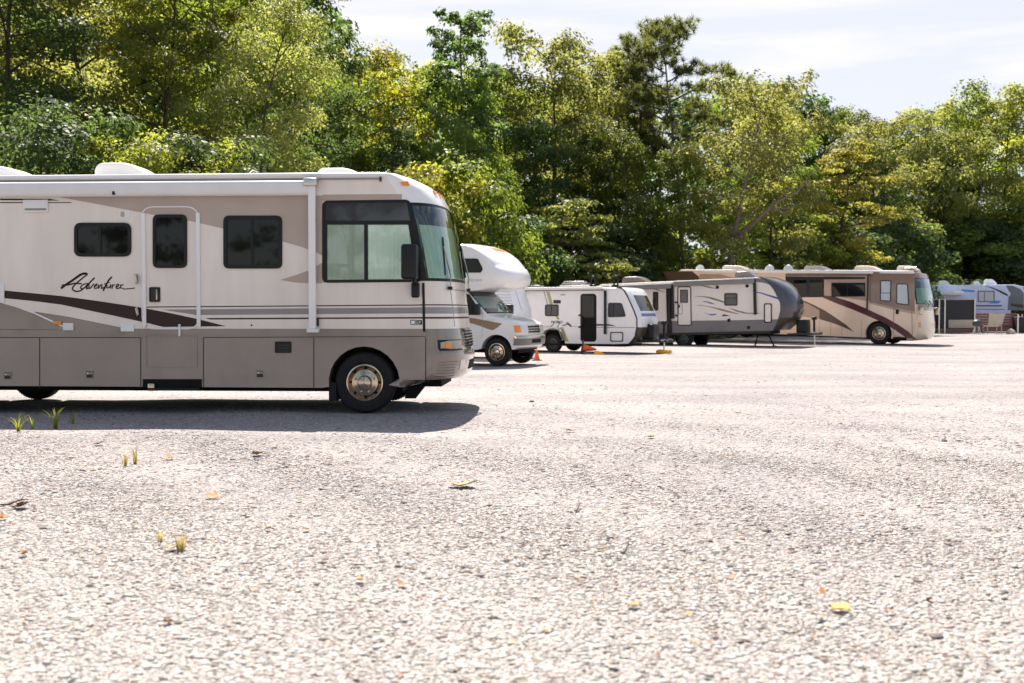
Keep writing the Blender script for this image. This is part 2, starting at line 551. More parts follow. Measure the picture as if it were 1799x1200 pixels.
# ------------------------------------------------------------------ ground
def ground_material():
    m, nt, p = base_mat('gravel_ground')
    L = nt.links.new
    t = node(nt, 'ShaderNodeTexCoord')
    vo = node(nt, 'ShaderNodeTexVoronoi')
    vo.inputs['Scale'].default_value = 34
    vo.inputs['Randomness'].default_value = 1
    vo2 = node(nt, 'ShaderNodeTexVoronoi', feature='DISTANCE_TO_EDGE')
    vo2.inputs['Scale'].default_value = 34
    big = node(nt, 'ShaderNodeTexNoise')
    big.inputs['Scale'].default_value = 0.35
    big.inputs['Detail'].default_value = 6
    mid = node(nt, 'ShaderNodeTexNoise')
    mid.inputs['Scale'].default_value = 5.0
    mid.inputs['Detail'].default_value = 8
    mid.inputs['Roughness'].default_value = 0.75
    for n in (vo, vo2, big, mid):
        L(t.outputs['Object'], n.inputs['Vector'])
    r = node(nt, 'ShaderNodeValToRGB')
    e = r.color_ramp.elements
    e[0].position, e[0].color = 0.0, (0.134, 0.124, 0.125, 1)
    e[1].position, e[1].color = 1.0, (0.389, 0.363, 0.360, 1)
    for pos, c in ((0.10, (0.243, 0.224, 0.226, 1)), (0.4, (0.291, 0.270, 0.268, 1)), (0.75, (0.334, 0.310, 0.311, 1))):
        k = e.new(pos)
        k.color = c
    sp = node(nt, 'ShaderNodeSeparateColor')
    L(vo.outputs['Color'], sp.inputs['Color'])
    L(sp.outputs['Red'], r.inputs['Fac'])
    # packed lanes where wheels run
    lm = node(nt, 'ShaderNodeMapping')
    lm.inputs['Rotation'].default_value = (0, 0, R(14))
    lm.inputs['Scale'].default_value = (.05, .42, 1)
    ln_ = node(nt, 'ShaderNodeTexNoise')
    ln_.inputs['Scale'].default_value = 1.6
    ln_.inputs['Detail'].default_value = 3
    L(t.outputs['Object'], lm.inputs['Vector'])
    L(lm.outputs['Vector'], ln_.inputs['Vector'])
    lr_ = node(nt, 'ShaderNodeMapRange')
    lr_.inputs['From Min'].default_value, lr_.inputs['From Max'].default_value = .35, .62
    lr_.inputs['To Min'].default_value, lr_.inputs['To Max'].default_value = .84, 1.05
    L(ln_.outputs['Fac'], lr_.inputs['Value'])
    # patchy dust and damp fines
    r2 = node(nt, 'ShaderNodeValToRGB')
    r2.color_ramp.elements[0].position, r2.color_ramp.elements[0].color = 0.35, (0.86, 0.85, 0.86, 1)
    r2.color_ramp.elements[1].position, r2.color_ramp.elements[1].color = 0.65, (1.06, 1.03, 1.0, 1)
    L(big.outputs['Fac'], r2.inputs['Fac'])
    r3 = node(nt, 'ShaderNodeValToRGB')
    r3.color_ramp.elements[0].position, r3.color_ramp.elements[0].color = 0.30, (0.60, 0.58, 0.58, 1)
    r3.color_ramp.elements[1].position, r3.color_ramp.elements[1].color = 0.48, (1, 1, 1, 1)
    L(mid.outputs['Fac'], r3.inputs['Fac'])
    m1 = node(nt, 'ShaderNodeMix', data_type='RGBA', blend_type='MULTIPLY')
    m1.inputs[0].default_value = 1
    L(r.outputs['Color'], m1.inputs[6])
    L(r2.outputs['Color'], m1.inputs[7])
    m2 = node(nt, 'ShaderNodeMix', data_type='RGBA', blend_type='MULTIPLY')
    m2.inputs[0].default_value = 1
    L(m1.outputs[2], m2.inputs[6])
    L(r3.outputs['Color'], m2.inputs[7])
    m3 = node(nt, 'ShaderNodeMix', data_type='RGBA', blend_type='MULTIPLY')
    m3.inputs[0].default_value = 1
    L(m2.outputs[2], m3.inputs[6])
    L(lr_.outputs[0], m3.inputs[7])
    L(m3.outputs[2], p.inputs['Base Color'])
    p.inputs['Roughness'].default_value = 0.9
    p.inputs['Specular IOR Level'].default_value = 0.2
    mr = node(nt, 'ShaderNodeMapRange')
    mr.inputs['From Max'].default_value = 0.012
    mr.inputs['To Max'].default_value = 0.6
    L(vo2.outputs['Distance'], mr.inputs['Value'])
    ad = node(nt, 'ShaderNodeMath', operation='ADD')
    L(mr.outputs[0], ad.inputs[0])
    L(sp.outputs['Green'], ad.inputs[1])
    b = node(nt, 'ShaderNodeBump')
    b.inputs['Strength'].default_value = 0.3
    b.inputs['Distance'].default_value = 0.012
    L(ad.outputs[0], b.inputs['Height'])
    L(b.outputs['Normal'], p.inputs['Normal'])
ground_material()
def stone_material():
    m, nt, p = base_mat('gravel_stone')
    g = node(nt, 'ShaderNodeNewGeometry')
    r = node(nt, 'ShaderNodeValToRGB')
    e = r.color_ramp.elements
    e[0].position, e[0].color = 0.0, (0.075, 0.066, 0.062, 1)
    e[1].position, e[1].color = 1.0, (0.564, 0.531, 0.508, 1)
    r.color_ramp.interpolation = 'CONSTANT'
    for pos, c in ((0.022, (0.163, 0.131, 0.112, 1)), (0.05, (0.235, 0.183, 0.146, 1)), (0.09, (0.310, 0.277, 0.254, 1)), (0.22, (0.376, 0.343, 0.324, 1)), (0.34, (0.432, 0.381, 0.343, 1)), (0.5, (0.404, 0.381, 0.371, 1)), (0.62, (0.489, 0.432, 0.395, 1)), (0.78, (0.461, 0.437, 0.423, 1)), (0.9, (0.545, 0.508, 0.479, 1))):
        k = e.new(pos)
        k.color = c
    nt.links.new(g.outputs['Random Per Island'], r.inputs['Fac'])
    t = node(nt, 'ShaderNodeTexCoord')
    n = node(nt, 'ShaderNodeTexNoise')
    n.inputs['Scale'].default_value = 90
    n.inputs['Detail'].default_value = 4
    nt.links.new(t.outputs['Object'], n.inputs['Vector'])
    mr = node(nt, 'ShaderNodeMapRange')
    mr.inputs['To Min'].default_value, mr.inputs['To Max'].default_value = 0.72, 1.2
    nt.links.new(n.outputs['Fac'], mr.inputs['Value'])
    mx = node(nt, 'ShaderNodeMix', data_type='RGBA', blend_type='MULTIPLY')
    mx.inputs[0].default_value = 1
    nt.links.new(r.outputs['Color'], mx.inputs[6])
    nt.links.new(mr.outputs[0], mx.inputs[7])
    nt.links.new(mx.outputs[2], p.inputs['Base Color'])
    p.inputs['Roughness'].default_value = 0.85
    p.inputs['Specular IOR Level'].default_value = 0.25
stone_material()

mat('dark_pebble', (0.13, 0.115, 0.115), 0.85, spec=.2, var=.5, nscale=3)
def np_mesh(name, V, F, mats, parent=None, smooth=False, mi=None):
    V = np.asarray(V, np.float32)
    F = np.asarray(F, np.int32)
    me = bpy.data.meshes.new(name)
    me.vertices.add(len(V))
    me.vertices.foreach_set('co', V.ravel())
    k = F.shape[1]
    me.loops.add(F.size)
    me.loops.foreach_set('vertex_index', F.ravel())
    me.polygons.add(len(F))
    me.polygons.foreach_set('loop_start', np.arange(0, F.size, k, dtype=np.int32))
    me.polygons.foreach_set('loop_total', np.full(len(F), k, np.int32))
    if smooth:
        me.polygons.foreach_set('use_smooth', np.ones(len(F), bool))
    for m in mats:
        me.materials.append(MATS[m])
    if mi is not None:
        me.polygons.foreach_set('material_index', mi)
    me.update()
    me.validate()
    return me

def link(name, me, parent=None):
    o = bpy.data.objects.new(name, me)
    COL.objects.link(o)
    o.parent = parent
    return o

rng = np.random.default_rng(7)
def ground_h(x, y):
    return 0.012 * np.sin(x * .9 + 1.3 * np.sin(y * .31)) + 0.010 * np.sin(y * 1.1 + x * .37 + 2) + .006 * np.sin(2.7 * x + 1.9 * y)
def build_ground():
    # near sheet with slight unevenness, then plain out to the horizon, one mesh
    xs = np.concatenate([[-900, -300, -120, -60], np.linspace(-36, 36, 181), [60, 120, 300, 900]])
    ys = np.concatenate([[-600, -150, -60, -20], np.linspace(-6, 60, 166), [80, 120, 200, 400, 1500]])
    X, Y = np.meshgrid(xs, ys)
    fade = np.clip((34 - np.abs(X)) / 6, 0, 1) * np.clip((56 - Y) / 12, 0, 1) * np.clip((Y + 5) / 4, 0, 1)
    Z = ground_h(X, Y) * fade - 0.01
    V = np.stack([X, Y, Z], -1).reshape(-1, 3)
    nx = len(xs)
    i = (np.arange(len(ys) - 1)[:, None] * nx + np.arange(nx - 1)[None]).ravel()
    F = np.stack([i, i + 1, i + nx + 1, i + nx], -1)
    tag(link('gravel_ground', np_mesh('gravel_ground', V, F, ['gravel_ground'], smooth=True)), 'pale crushed stone lot reaching back to the woods', 'ground', kind='structure')
build_ground()
def build_stones():
    # crushed stones lying loose on the near part of the lot, denser and finer detail towards the viewer
    N = 330000
    u = rng.random(N * 2)
    D = 3.6 * (30 / 3.6) ** (u ** 1.0)
    X = (rng.random(N * 2) * 2 - 1) * (D * 0.49 + .9)
    keep = rng.random(N * 2) < np.clip(np.where(D < 7, 1, 1 - (D - 7) / 15), .012, 1) ** 1.6
    # thinner where wheels have pressed the stones in
    track = .5 + .5 * np.sin(X * .55 + D * .9 + 1.6 * np.sin(D * .45)) * np.sin(X * .23 - D * .37 + 1)
    keep &= rng.random(N * 2) < .45 + .55 * track
    D, X = D[keep][:N], X[keep][:N]
    ne = 9000
    De = 6 * (48 / 6) ** rng.random(ne)
    Xe = (rng.random(ne) * 2 - 1) * De * .5
    ke = rng.random(ne) < .12 + .88 * np.clip(np.sin(Xe * .5 + 1.7 * np.sin(De * .33)) * np.sin(De * .85 + .2 * Xe + 2), 0, 1) ** 1.5
    n0 = len(D)
    D, X = np.concatenate([D, De[ke]]), np.concatenate([X, Xe[ke]])
    n = len(D)
    s = (0.0048 + 0.0062 * rng.random(n) ** 1.6 + 0.006 * (rng.random(n) < .03)) * (1 + D * .012)
    s[n0:] = .007 + .012 * rng.random(n - n0) ** 2 + D[n0:] * .0002
    cube = np.array([[x, y, z] for x in (-1, 1) for y in (-1, 1) for z in (-1, 1)], np.float32)
    V = cube[None] * (0.62 + .55 * rng.random((n, 8, 3)))
    V *= np.stack([1 + .5 * rng.random(n), .8 + .4 * rng.random(n), (.26 + .2 * rng.random(n)) * np.clip(1.25 - D * .055, .45, 1.15)], -1)[:, None, :]
    a, b = rng.random(n) * 6.283, (rng.random(n) - .5) * .42
    ca, sa, cb, sb = np.cos(a), np.sin(a), np.cos(b), np.sin(b)
    x, y, z = V[..., 0], V[..., 1], V[..., 2]
    y, z = y * cb[:, None] - z * sb[:, None], y * sb[:, None] + z * cb[:, None]
    x, y = x * ca[:, None] - y * sa[:, None], x * sa[:, None] + y * ca[:, None]
    V = np.stack([x, y, z], -1) * s[:, None, None]
    lift = ground_h(X, D) - 0.01 + s * (-.05 + .30 * rng.random(n) * np.clip(1.3 - D * .06, .3, 1.1))
    V += np.stack([X, D, lift], -1)[:, None, :]
    q = np.array([[0, 1, 3, 2], [4, 6, 7, 5], [0, 4, 5, 1], [2, 3, 7, 6], [0, 2, 6, 4], [1, 5, 7, 3]])
    F = (np.arange(n)[:, None, None] * 8 + q[None]).reshape(-1, 4)
    tag(link('gravel', np_mesh('gravel', V.reshape(-1, 3), F, ['gravel_stone', 'dark_pebble'], mi=np.repeat((np.arange(n) >= n0).astype(np.int32), 6))), 'loose crushed white and grey stones covering the lot', 'gravel', kind='stuff')
build_stones()

# ------------------------------------------------------------------ big motorhome in front
def motorhome():
    V = Veh('motorhome', 'large cream and taupe motorhome with brown swoosh and Adventurer lettering, nearest of all', 'motorhome', 637, 727, 3.0, 1.27, D=15.97)
    hw = V.hw
    XR, Y0 = -8.9, -1.27
    zw = 1.25
    up = [(XR, zw, 0, 0), (XR, 3.35, 0, .3), (XR + .12, 3.56, 0, 1), (-6, 3.57, 0, 1), (.25, 3.58, 0, 1), (.52, 3.56, .25, 1), (.72, 3.51, .6, .9), (.90, 3.43, .85, .7), (1.03, 3.32, .95, .45), (1.10, 3.2, 1, .2), (1.15, 3.09, 1, .05), (1.19, 2.95, 1, 0), (1.28, 2.5, 1, 0), (1.345, 2.12, 1, 0), (1.375, 1.93, 1, 0), (1.40, 1.7, 1, 0), (1.43, 1.45, 1, 0), (1.45, zw, 1, 0)]
    fr_up = up[::-1]
    sh = Shell(up, hw, .56, 2.5, .07)
    shf = Shell(fr_up, hw, .56, 2.5, .07, front=(0, 9))
    b = MB()
    sh.add(b, 'cream_paint', lambda i: 'white_gel' if 2 <= i <= 9 else 'cream_paint')
    # side graphics, a hair proud of the skin
    d = lambda pp, m, off=.002: V.decal(b, pp, off, m)
    d([(100, 345.5), (210, 366), (270, 377.5), (330, 387.5), (390, 401), (450, 412), (499, 425), (530, 434), (557, 444), (567, 450), (567, 343.5), (330, 343.5)], 'tan_graphic')
    d([(492, 492), (506, 487.5), (524, 482), (542, 475), (557, 467), (567, 461), (567, 497.5), (548, 498), (515, 496)], 'tan_graphic')
    d([(567, 342), (706, 341), (706, 351), (567, 353)], 'tan_graphic')
    d([(0, 349), (88, 349.5), (106, 352.5), (0, 351.8)], 'brown_graphic')
    d([(0, 355), (125, 355.2), (126, 356.6), (0, 356.8)], 'brown_graphic')
    d([(-80, 504), (9, 510.5), (107, 520), (170, 528.5), (237, 538.7), (259, 542.5), (300, 550.3), (345, 560), (397, 573), (287, 574.5), (259, 567.5), (200, 554.5), (107, 535), (60, 529), (9, 524), (-80, 518)], 'brown_graphic', .003)
    d([(258, 538.6), (742, 535), (742, 536.9), (258, 540.4)], 'brown_graphic')
    d([(285, 544), (742, 540), (742, 550.5), (345, 553.5)], 'grey_graphic')
    d([(360, 558.8), (742, 557), (742, 559.6), (370, 561.4)], 'brown_graphic')
    d([(-80, 512), (0, 532), (58, 548), (65, 548), (120, 556.5), (212, 575), (237, 578.2), (-80, 578.2)], 'taupe_paint', .0025)
    d([(30, 540.5), (57, 547), (113, 573), (113, 576), (60, 551)], 'white_gel', .004)
    d([(0, 578), (113, 578), (113, 580), (0, 580)], 'white_gel', .004)
    for a, c in ((740.5, 500), ):
        d([(741.5, 497), (746, 497), (747.5, 583), (743, 583)], 'black_trim', .006)
    body = b.build('body', V.root)
    # same stripes carried round the nose
    s = MB()
    ys = shf.arc(-1, 1, 41)
    for z0, z1, m in ((1.595, 1.612, 'brown_graphic'), (1.475, 1.57, 'grey_graphic'), (1.40, 1.425, 'brown_graphic')):
        s.patch(shf.front, ys, [z0, z1], .003, m, .002)
    s.build('nose_stripes', V.root)
    # lower body
    zb = .385
    low = [(XR, zb, 0, 0), (-6.70, zb, 0, 0)]
    ar = arch(-6.1, .47, .52, zb)
    bot = [(1.18, .50)] + [(.96, .42), (.62, .39)] + arch(0.02, .46, .53, .39) + [(-.62, .375)] + [(-4.5, zb)] + ar + [(XR, zb)]
    rows = [(x, z, 1 if x > .7 else 0, 0) for x, z in bot] + [(XR, zw, 0, 0)]
    frontrows = [(1.46, zw, 1, 0), (1.475, 1.16, 1, 0), (1.49, 1.02, 1, 0), (1.49, .96, 1, 0), (1.515, .93, 1, 0), (1.525, .85, 1, 0), (1.515, .72, 1, 0), (1.48, .56, 1, 0), (1.41, .50, 1, 0)]
    rows = rows + frontrows
    lsh = Shell(rows, hw + .004, .58, 2.5)
    lf = Shell(frontrows[::-1], hw + .004, .58, 2.5, front=(0, 8))
    b = MB()
    lsh.add(b, 'taupe_paint')
    dl = lambda pp, m, off=.003: V.decal(b, pp, off + .004, m)
    for x in (70, 247.5, 357.5, 551.5, 748):
        dl([(x - .8, 593), (x + .8, 593), (x + .8, 681 if x < 700 else 666), (x - .8, 681 if x < 700 else 666)], 'seam_dark')
    dl([(0, 592.3), (247, 592.3), (247, 593.6), (0, 593.6)], 'seam_dark')
    dl([(357, 592.3), (748, 590.5), (748, 591.6), (357, 593.6)], 'seam_dark')
    dl([(251, 666), (355, 666), (355, 681), (251, 681)], 'under_black')
    b.build('lower_body', V.root)
    # step well
    b = MB()
    (x0, z0), (x1, z1) = V.side(262, 684), V.side(352, 676)
    b.box(x0, x1, -hw - .07, -hw + .2, z0, z0 + .025, 'black_trim')
    b.box(x0, x0 + .1, -hw - .06, -hw - .02, z0 - .02, z0 + .09, 'chrome', .008)
    b.build('entry_step', V.root)
    # under parts
    b = MB()
    b.box(XR + .2, .55, -.95, .95, .30, .62, 'under_black')
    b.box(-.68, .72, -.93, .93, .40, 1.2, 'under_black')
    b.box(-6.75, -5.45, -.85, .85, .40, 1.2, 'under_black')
    b.box(-8.6, -6.75, -1.05, 1.05, .22, .4, 'under_black')
    b.box(.6, 1.1, -.7, .7, .36, .6, 'under_black')
    b.tube([(0, -.9, .42), (0, .9, .42)], .07, 'under_black')
    b.poly([(.62, -1.0, .39), (.9, -1.0, .39), (.75, -1.0, .2), (.58, -1.0, .2)], 'under_black')
    b.build('chassis', V.root)
    b = MB()
    (xa, za), (xb, zb2) = V.side(577, 672), V.side(590, 705)
    b.box(xa, xb, -hw + .02, -hw + .42, zb2, za, 'black_rubber')
    b.build('mud_flap', V.root)
    # entry door
    b = MB()
    D_ = V.pts([(250, 655), (352, 655), (352, 362), (250, 362)])
    x0, x1, zt, zbm = D_[0][0], D_[1][0], D_[2][1], D_[0][1]
    def dring(zlo, zhi, t, m, r, y1):
        o = rrect(x0, zlo, x1, zhi, r)
        b.ring(o, rrect(x0 + t, zlo + t, x1 - t, zhi - t, max(.01, r - t)), -hw - .001, -hw - y1, m)
    o = [p for p in rpoly([(x0, 1.24), (x1, 1.24), (x1, zt), (x0, zt)], .2)]
    b.ring(o, inset(o, .018), -hw - .001, -hw - .012, 'white_plastic')
    for px in (253.5, 349):
        xx = V.side(px, 480)[0]
        b.box(xx - .03, xx + .03, -hw - .028, -hw - .001, 1.27, V.side(300, 374)[1], 'white_gel', .01)
    o = rrect(x0 + .06, V.side(300, 645)[1], x1 - .04, V.side(300, 588)[1], .02)
    b.ring(o, inset(o, .014), -hw - .003, -hw - .014, 'taupe_paint')
    door = b.build('door', V.root)
    w = V.window([(269, 471), (329, 471), (329, 377), (269, 377)], .09, .045)
    w.parent = door
    b = MB()
    (hx0, hz0), (hx1, hz1) = V.side(263, 530.5), V.side(281.5, 504.5)
    b.ring(rrect(hx0, hz0, hx1, hz1, .02), inset(rrect(hx0, hz0, hx1, hz1, .02), .015), -hw - .001, -hw - .02, 'black_trim')
    b.flat(rrect(hx0 + .01, hz0 + .01, hx1 - .01, hz1 - .01, .01), -hw - .006, 'seam_dark')
    b.box(hx1 - .055, hx1 - .035, -hw - .03, -hw - .018, hz0 + .03, hz1 - .03, 'chrome', .004)
    hnd = b.build('handle', door)
    for px, py in ((241, 490), (242, 548)):
        b = MB()
        x, z = V.side(px, py)
        b.tube([(x - .02, -hw, z + .06), (x, -hw - .04, z + .05), (x + .02, -hw - .05, z - .04), (x - .01, -hw - .01, z - .07)], [.018, .022, .02, .012], 'chrome')
        b.build('grab_handle', V.root)
    # side windows
    V.window([(131, 451), (231, 451), (231, 391.5), (131, 391.5)], .11, .05, mull=(.46,))
    V.window([(393, 472), (496, 472), (496, 379), (393, 379)], .09, .055, mull=(.49,))
    # cab side window: black surround, folds of a pale curtain, tinted sliding panes
    P = V.pts([(566, 497), (742, 495.5), (721, 350.5), (566, 352.5)])
    O = rpoly(P, .09)
    b = MB()
    b.prism(O, -hw - .001, -hw - .006, 'black_trim')
    win = b.build('cab_window', V.root)
    b = MB()
    (cx0, cz0), (cx1, cz1) = V.side(575, 493), V.side(733, 392)
    zt_ = cz1
    cols = lin(cx0, cx1 - .01, 120)
    G = []
    for i, x in enumerate(cols):
        yy = -hw - .0105 - .0045 * math.sin(i * .95 + 1.3 * math.sin(i * .21))
        xl = x
        G.append([(xl, yy, cz0), (min(xl, cx1 - .11), yy, zt_)])
    b.grid(G, 'curtain')
    b.build('curtain', win)
    for pp, m in (([(575, 492.5), (640.5, 492), (640.5, 394), (575, 394)], 'cab_glass'), ([(646.5, 492), (734, 491), (718, 393), (646.5, 393.5)], 'cab_glass'), ([(573, 388.5), (721, 387.5), (715, 356), (573, 357.5)], 'grey_pane')):
        b = MB()
        b.flat(V.pts(pp), -hw - .017, m)
        b.build('pane', win)
    b = MB()
    fz = lambda pp: V.pts(pp)
    outer = fz([(569, 496), (738, 494.5), (721, 389), (569, 389.5)])
    inner = fz([(575.5, 491.8), (733, 490.5), (717.5, 395), (575.5, 395)])
    b.ring(outer, inner, -hw - .004, -hw - .022, 'black_trim')
    x, z = V.side(643.5, 440)
    b.box(x - .028, x + .028, -hw - .023, -hw - .006, V.side(643, 491)[1], V.side(643, 393)[1], 'black_trim')
    b.build('window_frame', win)
    # windshield over pale curtains
    ws_ys = shf.arc(-1, 1, 61)
    b = MB()
    b.patch(shf.front, ws_ys, lin(1.955, 3.11, 9), .004, 'black_trim', .003)
    wsh = b.build('windshield', V.root)
    b = MB()
    cols = shf.arc(-.98, .98, 200)
    P = []
    for i, y in enumerate(cols):
        o = .010 + .004 * math.sin(i * .8 + 1.5 * math.sin(i * .17))
        P.append([shf.front(y, z) + Vector((o * 1.0, -o * (y / 1.27) * -1.0, 0)) for z in lin(2.0, 2.78, 5)])
    b.grid(P, 'curtain')
    b.build('curtain', wsh)
    b = MB()
    b.patch(shf.front, shf.arc(-.989, .989, 49), lin(2.0, 3.06, 11), .02, 'wind_glass', .002)
    b.build('pane', wsh)
    for yy in (-1.0, .35):
        b = MB()
        p = [shf.front(yy, 1.86 + k) + Vector((.045, 0, 0)) for k in (0, .2, .62)]
        p[1].x += .03
        b.tube(p, .012, 'chrome', 6)
        b.tube([p[2], shf.front(yy + .05, 2.62) + Vector((.03, 0, 0)), shf.front(yy - .05, 2.05) + Vector((.03, 0, 0))], .010, 'black_trim', 6)
        b.box(p[0].x - .03, p[0].x + .03, yy - .05, yy + .05, 1.83, 1.88, 'black_trim', .01)
        b.build('wiper', V.root)
    # bonnet hatch seam
    b = MB()
    for yy in (-.92, .92):
        b.patch(shf.front, [yy - .006, yy + .006], lin(1.28, 1.83, 6), .004, 'grey_graphic', .003)
    b.patch(shf.front, lin(-.92, .92, 15), [1.825, 1.837], .004, 'grey_graphic', .003)
    b.build('service_hatch', V.root)
    # lamps
    for sgn in (-1, 1):
        b = MB()
        yy = [sgn * y for y in lin(.80, 1.235, 14)]
        b.patch(lf.front, yy, [.925, .96, 1.0, 1.05, 1.085], .012, 'black_trim', .02)
        h = b.build('headlight', V.root)
        b = MB()
        zf = lambda y: lin(.94 + .03 * max(0, abs(y) - 1.12) * 6, 1.072 - .03 * max(0, abs(y) - 1.12) * 8, 5)
        b.patch(lf.front, [sgn * y for y in lin(.825, 1.22, 14)], zf, .022, 'lamp_dusty', .015)
        b.build('lens', h)
        b = MB()
        b.patch(lf.front, [sgn * y for y in lin(1.10, 1.17, 6)], [.965, .985, 1.02, 1.045], .026, 'amber', .01)
        b.build('turn_signal', h)
        b = MB()
        b.patch(lf.front, [sgn * y for y in lin(.70, .88, 5)], [.63, .66, .75, .78], .008, 'lamp_lens', .02)
        b.build('fog_lamp', V.root)
    b = MB()
    for k in range(6):
        b.patch(lf.front, lin(-.56, .56, 13), [.965 + k * .045, .99 + k * .045], .012, 'under_black' if k < 5 else 'seam_dark', .03)
    b.patch(lf.front, lin(-.64, -.58, 3), [1.2, 1.235], .006, 'under_black', .01)
    b.patch(lf.front, lin(-.4, .4, 11), [.62, .76], .008, 'under_black', .02)
    b.build('grille', V.root)
    b = MB()
    for k in range(6):
        b.patch(lf.front, lin(-1.245, -1.02 + .02 * abs(k - 2.5), 8), [.545 + k * .042, .550 + k * .042], .004, 'seam_dark', .003)
    b.build('bumper_grooves', V.root)
    for yy, zz in ((-1.17, 3.42), (-.62, 3.335), (-.3, 3.335), (0, 3.335), (.3, 3.335), (1.17, 3.42)):
        b = MB()
        if abs(yy) > 1:
            sg = 1 if yy > 0 else -1
            b.patch(shf.front, [sg * t for t in lin(1.215, 1.258, 4)], [3.37, 3.40, 3.43], .02, 'amber', .03)
        else:
            b.patch(shf.front, lin(yy - .06, yy + .06, 4), [3.30, 3.32, 3.34], .02, 'amber', .03)
        b.build('marker_light', V.root)
    # mirrors
    b = MB()
    (mx0, mz0), (mx1, mz1) = V.side(706, 491, -hw - .28), V.side(734, 429, -hw - .28)
    b.box(mx0, mx1, -hw - .40, -hw - .17, mz0, mz1, 'black_trim', .045)
    (ax, az), (bx, bz) = V.side(723, 523, -hw - .05), V.side(737, 496, -hw - .05)
    b.box(ax, bx, -hw - .11, -hw, az, bz, 'black_trim', .03)
    b.tube([((ax + bx) / 2, -hw - .08, bz - .02), ((ax + bx) / 2 - .02, -hw - .2, mz0 + .03), ((mx0 + mx1) / 2, -hw - .28, mz0 + .05)], .035, 'black_trim')
    b.build('mirror', V.root)
    b = MB()
    b.box(mx0, mx1, hw + .17, hw + .40, mz0, mz1, 'black_trim', .045)
    b.tube([((ax + bx) / 2, hw - .02, bz - .1), ((mx0 + mx1) / 2, hw + .28, mz0 + .05)], .035, 'black_trim')
    b.build('mirror', V.root)
    # awning: roller, fabric case, arm, and roof rail
    b = MB()
    xe = V.side(551, 330)[0]
    (_, za), (_, zb_) = V.side(300, 319.5), V.side(300, 345)
    pr = []
    zc, ra, rb = (za + zb_) / 2, (za - zb_) / 2, .10
    P = [[(x, -hw - .012 - rb * (math.sin(t) * .55 + .5), zc + ra * math.cos(t)) for t in lin(-.15, math.pi, 12)] for x in (XR + .15, xe)]
    b.grid(P, 'awning_white')
    b.poly(P[0], 'white_plastic')
    b.poly(P[1], 'white_plastic')
    b.grid([[(XR + .15, -hw - .012, zc - ra), (XR + .15, -hw - .03, zc - ra + .08)], [(xe, -hw - .012, zc - ra), (xe, -hw - .03, zc - ra + .08)]], 'awning_white')
    x, z = V.side(205, 340)
    b.box(x - .015, x + .015, -hw - .125, -hw - .09, z - .03, z + .02, 'black_trim')
    aw = b.build('awning', V.root)
    b = MB()
    (ax0, az0), (ax1, az1) = V.side(545.5, 583), V.side(556.5, 318)
    b.box(ax0, ax1, -hw - .12, -hw - .04, az0 + .05, az1, 'white_gel', .012)
    b.box(ax0 + .015, ax1 - .015, -hw - .06, -hw - .004, az0 + .02, az0 + .6, 'white_plastic')
    b.box(ax0 - .03, ax1 + .04, -hw - .13, -hw - .002, az0 - .01, az0 + .05, 'white_plastic', .012)
    b.box(ax0 - .06, ax1 + .03, -hw - .16, -hw - .02, az1 - .08, az1 + .03, 'alloy', .012)
    x, z = V.side(559.5, 566)
    b.box(x - .012, x + .012, -hw - .06, -hw - .02, z - .06, z + .06, 'black_trim')
    b.build('arm', aw)
    b = MB()
    (gx0, gz0), (gx1, gz1) = V.side(541, 316.3), V.side(667, 314.6)
    b.box(XR + .1, gx1, -hw - .02, -hw + .01, gz1 - .008, gz1 + .018, 'grey_graphic')
    b.box(gx1, gx1 + .03, -hw - .03, -hw + .01, gz1 - .035, gz1 + .03, 'seam_dark')
    b.build('rain_gutter', V.root)
    # small fittings on the flank
    b = MB()
    (x0, z0), (x1, z1) = V.side(42, 373.5), V.side(85, 351)
    b.box(x0, x1, -hw - .03, -hw - .001, z0, z1, 'white_plastic', .008)
    b.box(x0 + .03, x1 - .02, -hw - .034, -hw - .02, z0 + .03, z0 + .06, 'grey_graphic')
    b.build('wall_vent', V.root)
    for (p, q, m, t, nm) in (((112, 580.5), (130, 567.5), 'white_plastic', .03, 'hatch_hinge'), ((213, 582.5), (236, 569.5), 'white_gel', .025, 'socket_cover'), ((-14, 532), (8, 498), 'white_gel', .02, 'wall_plate')):
        b = MB()
        (x0, z0), (x1, z1) = V.side(*p), V.side(*q)
        b.box(x0, x1, -hw - t, -hw - .001, z0, z1, m, .006)
        b.build(nm, V.root)
    b = MB()
    x, z = V.side(316, 579)
    b.box(x - .015, x + .015, -hw - .03, -hw - .002, z - .1, z + .08, 'white_gel', .006)
    b.build('door_catch', V.root)
    b = MB()
    x, z = V.side(102, 567)
    b.box(x - .07, x + .06, -hw - .03, -hw - .002, z - .03, z + .03, 'amber', .012)
    b.build('side_marker', V.root)
    b = MB()
    x, z = V.side(219, 377)
    b.prism(rrect(x - .09, z - .06, x + .09, z + .06, .02), -hw - .001, -hw - .006, 'white_plastic')
    b.flat(rrect(x - .06, z - .035, x + .0, z + .045, .02), -hw - .008, 'tan_graphic')
    b.build('porch_light', V.root)
    for k in range(3):
        b = MB()
        x, z = V.side(*[(257.5, 573), (380, 572.5), (442, 571.5)][k])
        b.lathe([(.014, 0), (.012, -.008), (.001, -.01)], (x, -hw - .004, z), 'seam_dark', 10)
        b.build('fastener', V.root)
    b = MB()
    b.prism(V.pts([(728, 528), (742, 528), (742, 531), (728, 531)]), -hw - .001, -hw - .004, 'alloy')
    b.build('badge', V.root)
    b = MB()
    b.prism(V.pts([(721, 562), (730, 562), (730, 570.5), (721, 570.5)]), -hw - .001, -hw - .003, 'seam_dark')
    b.flat(V.pts([(722.3, 563.3), (728.7, 563.3), (728.7, 569.2), (722.3, 569.2)]), -hw - .0045, 'white_gel')
    b.build('sticker', V.root)
    b = MB()
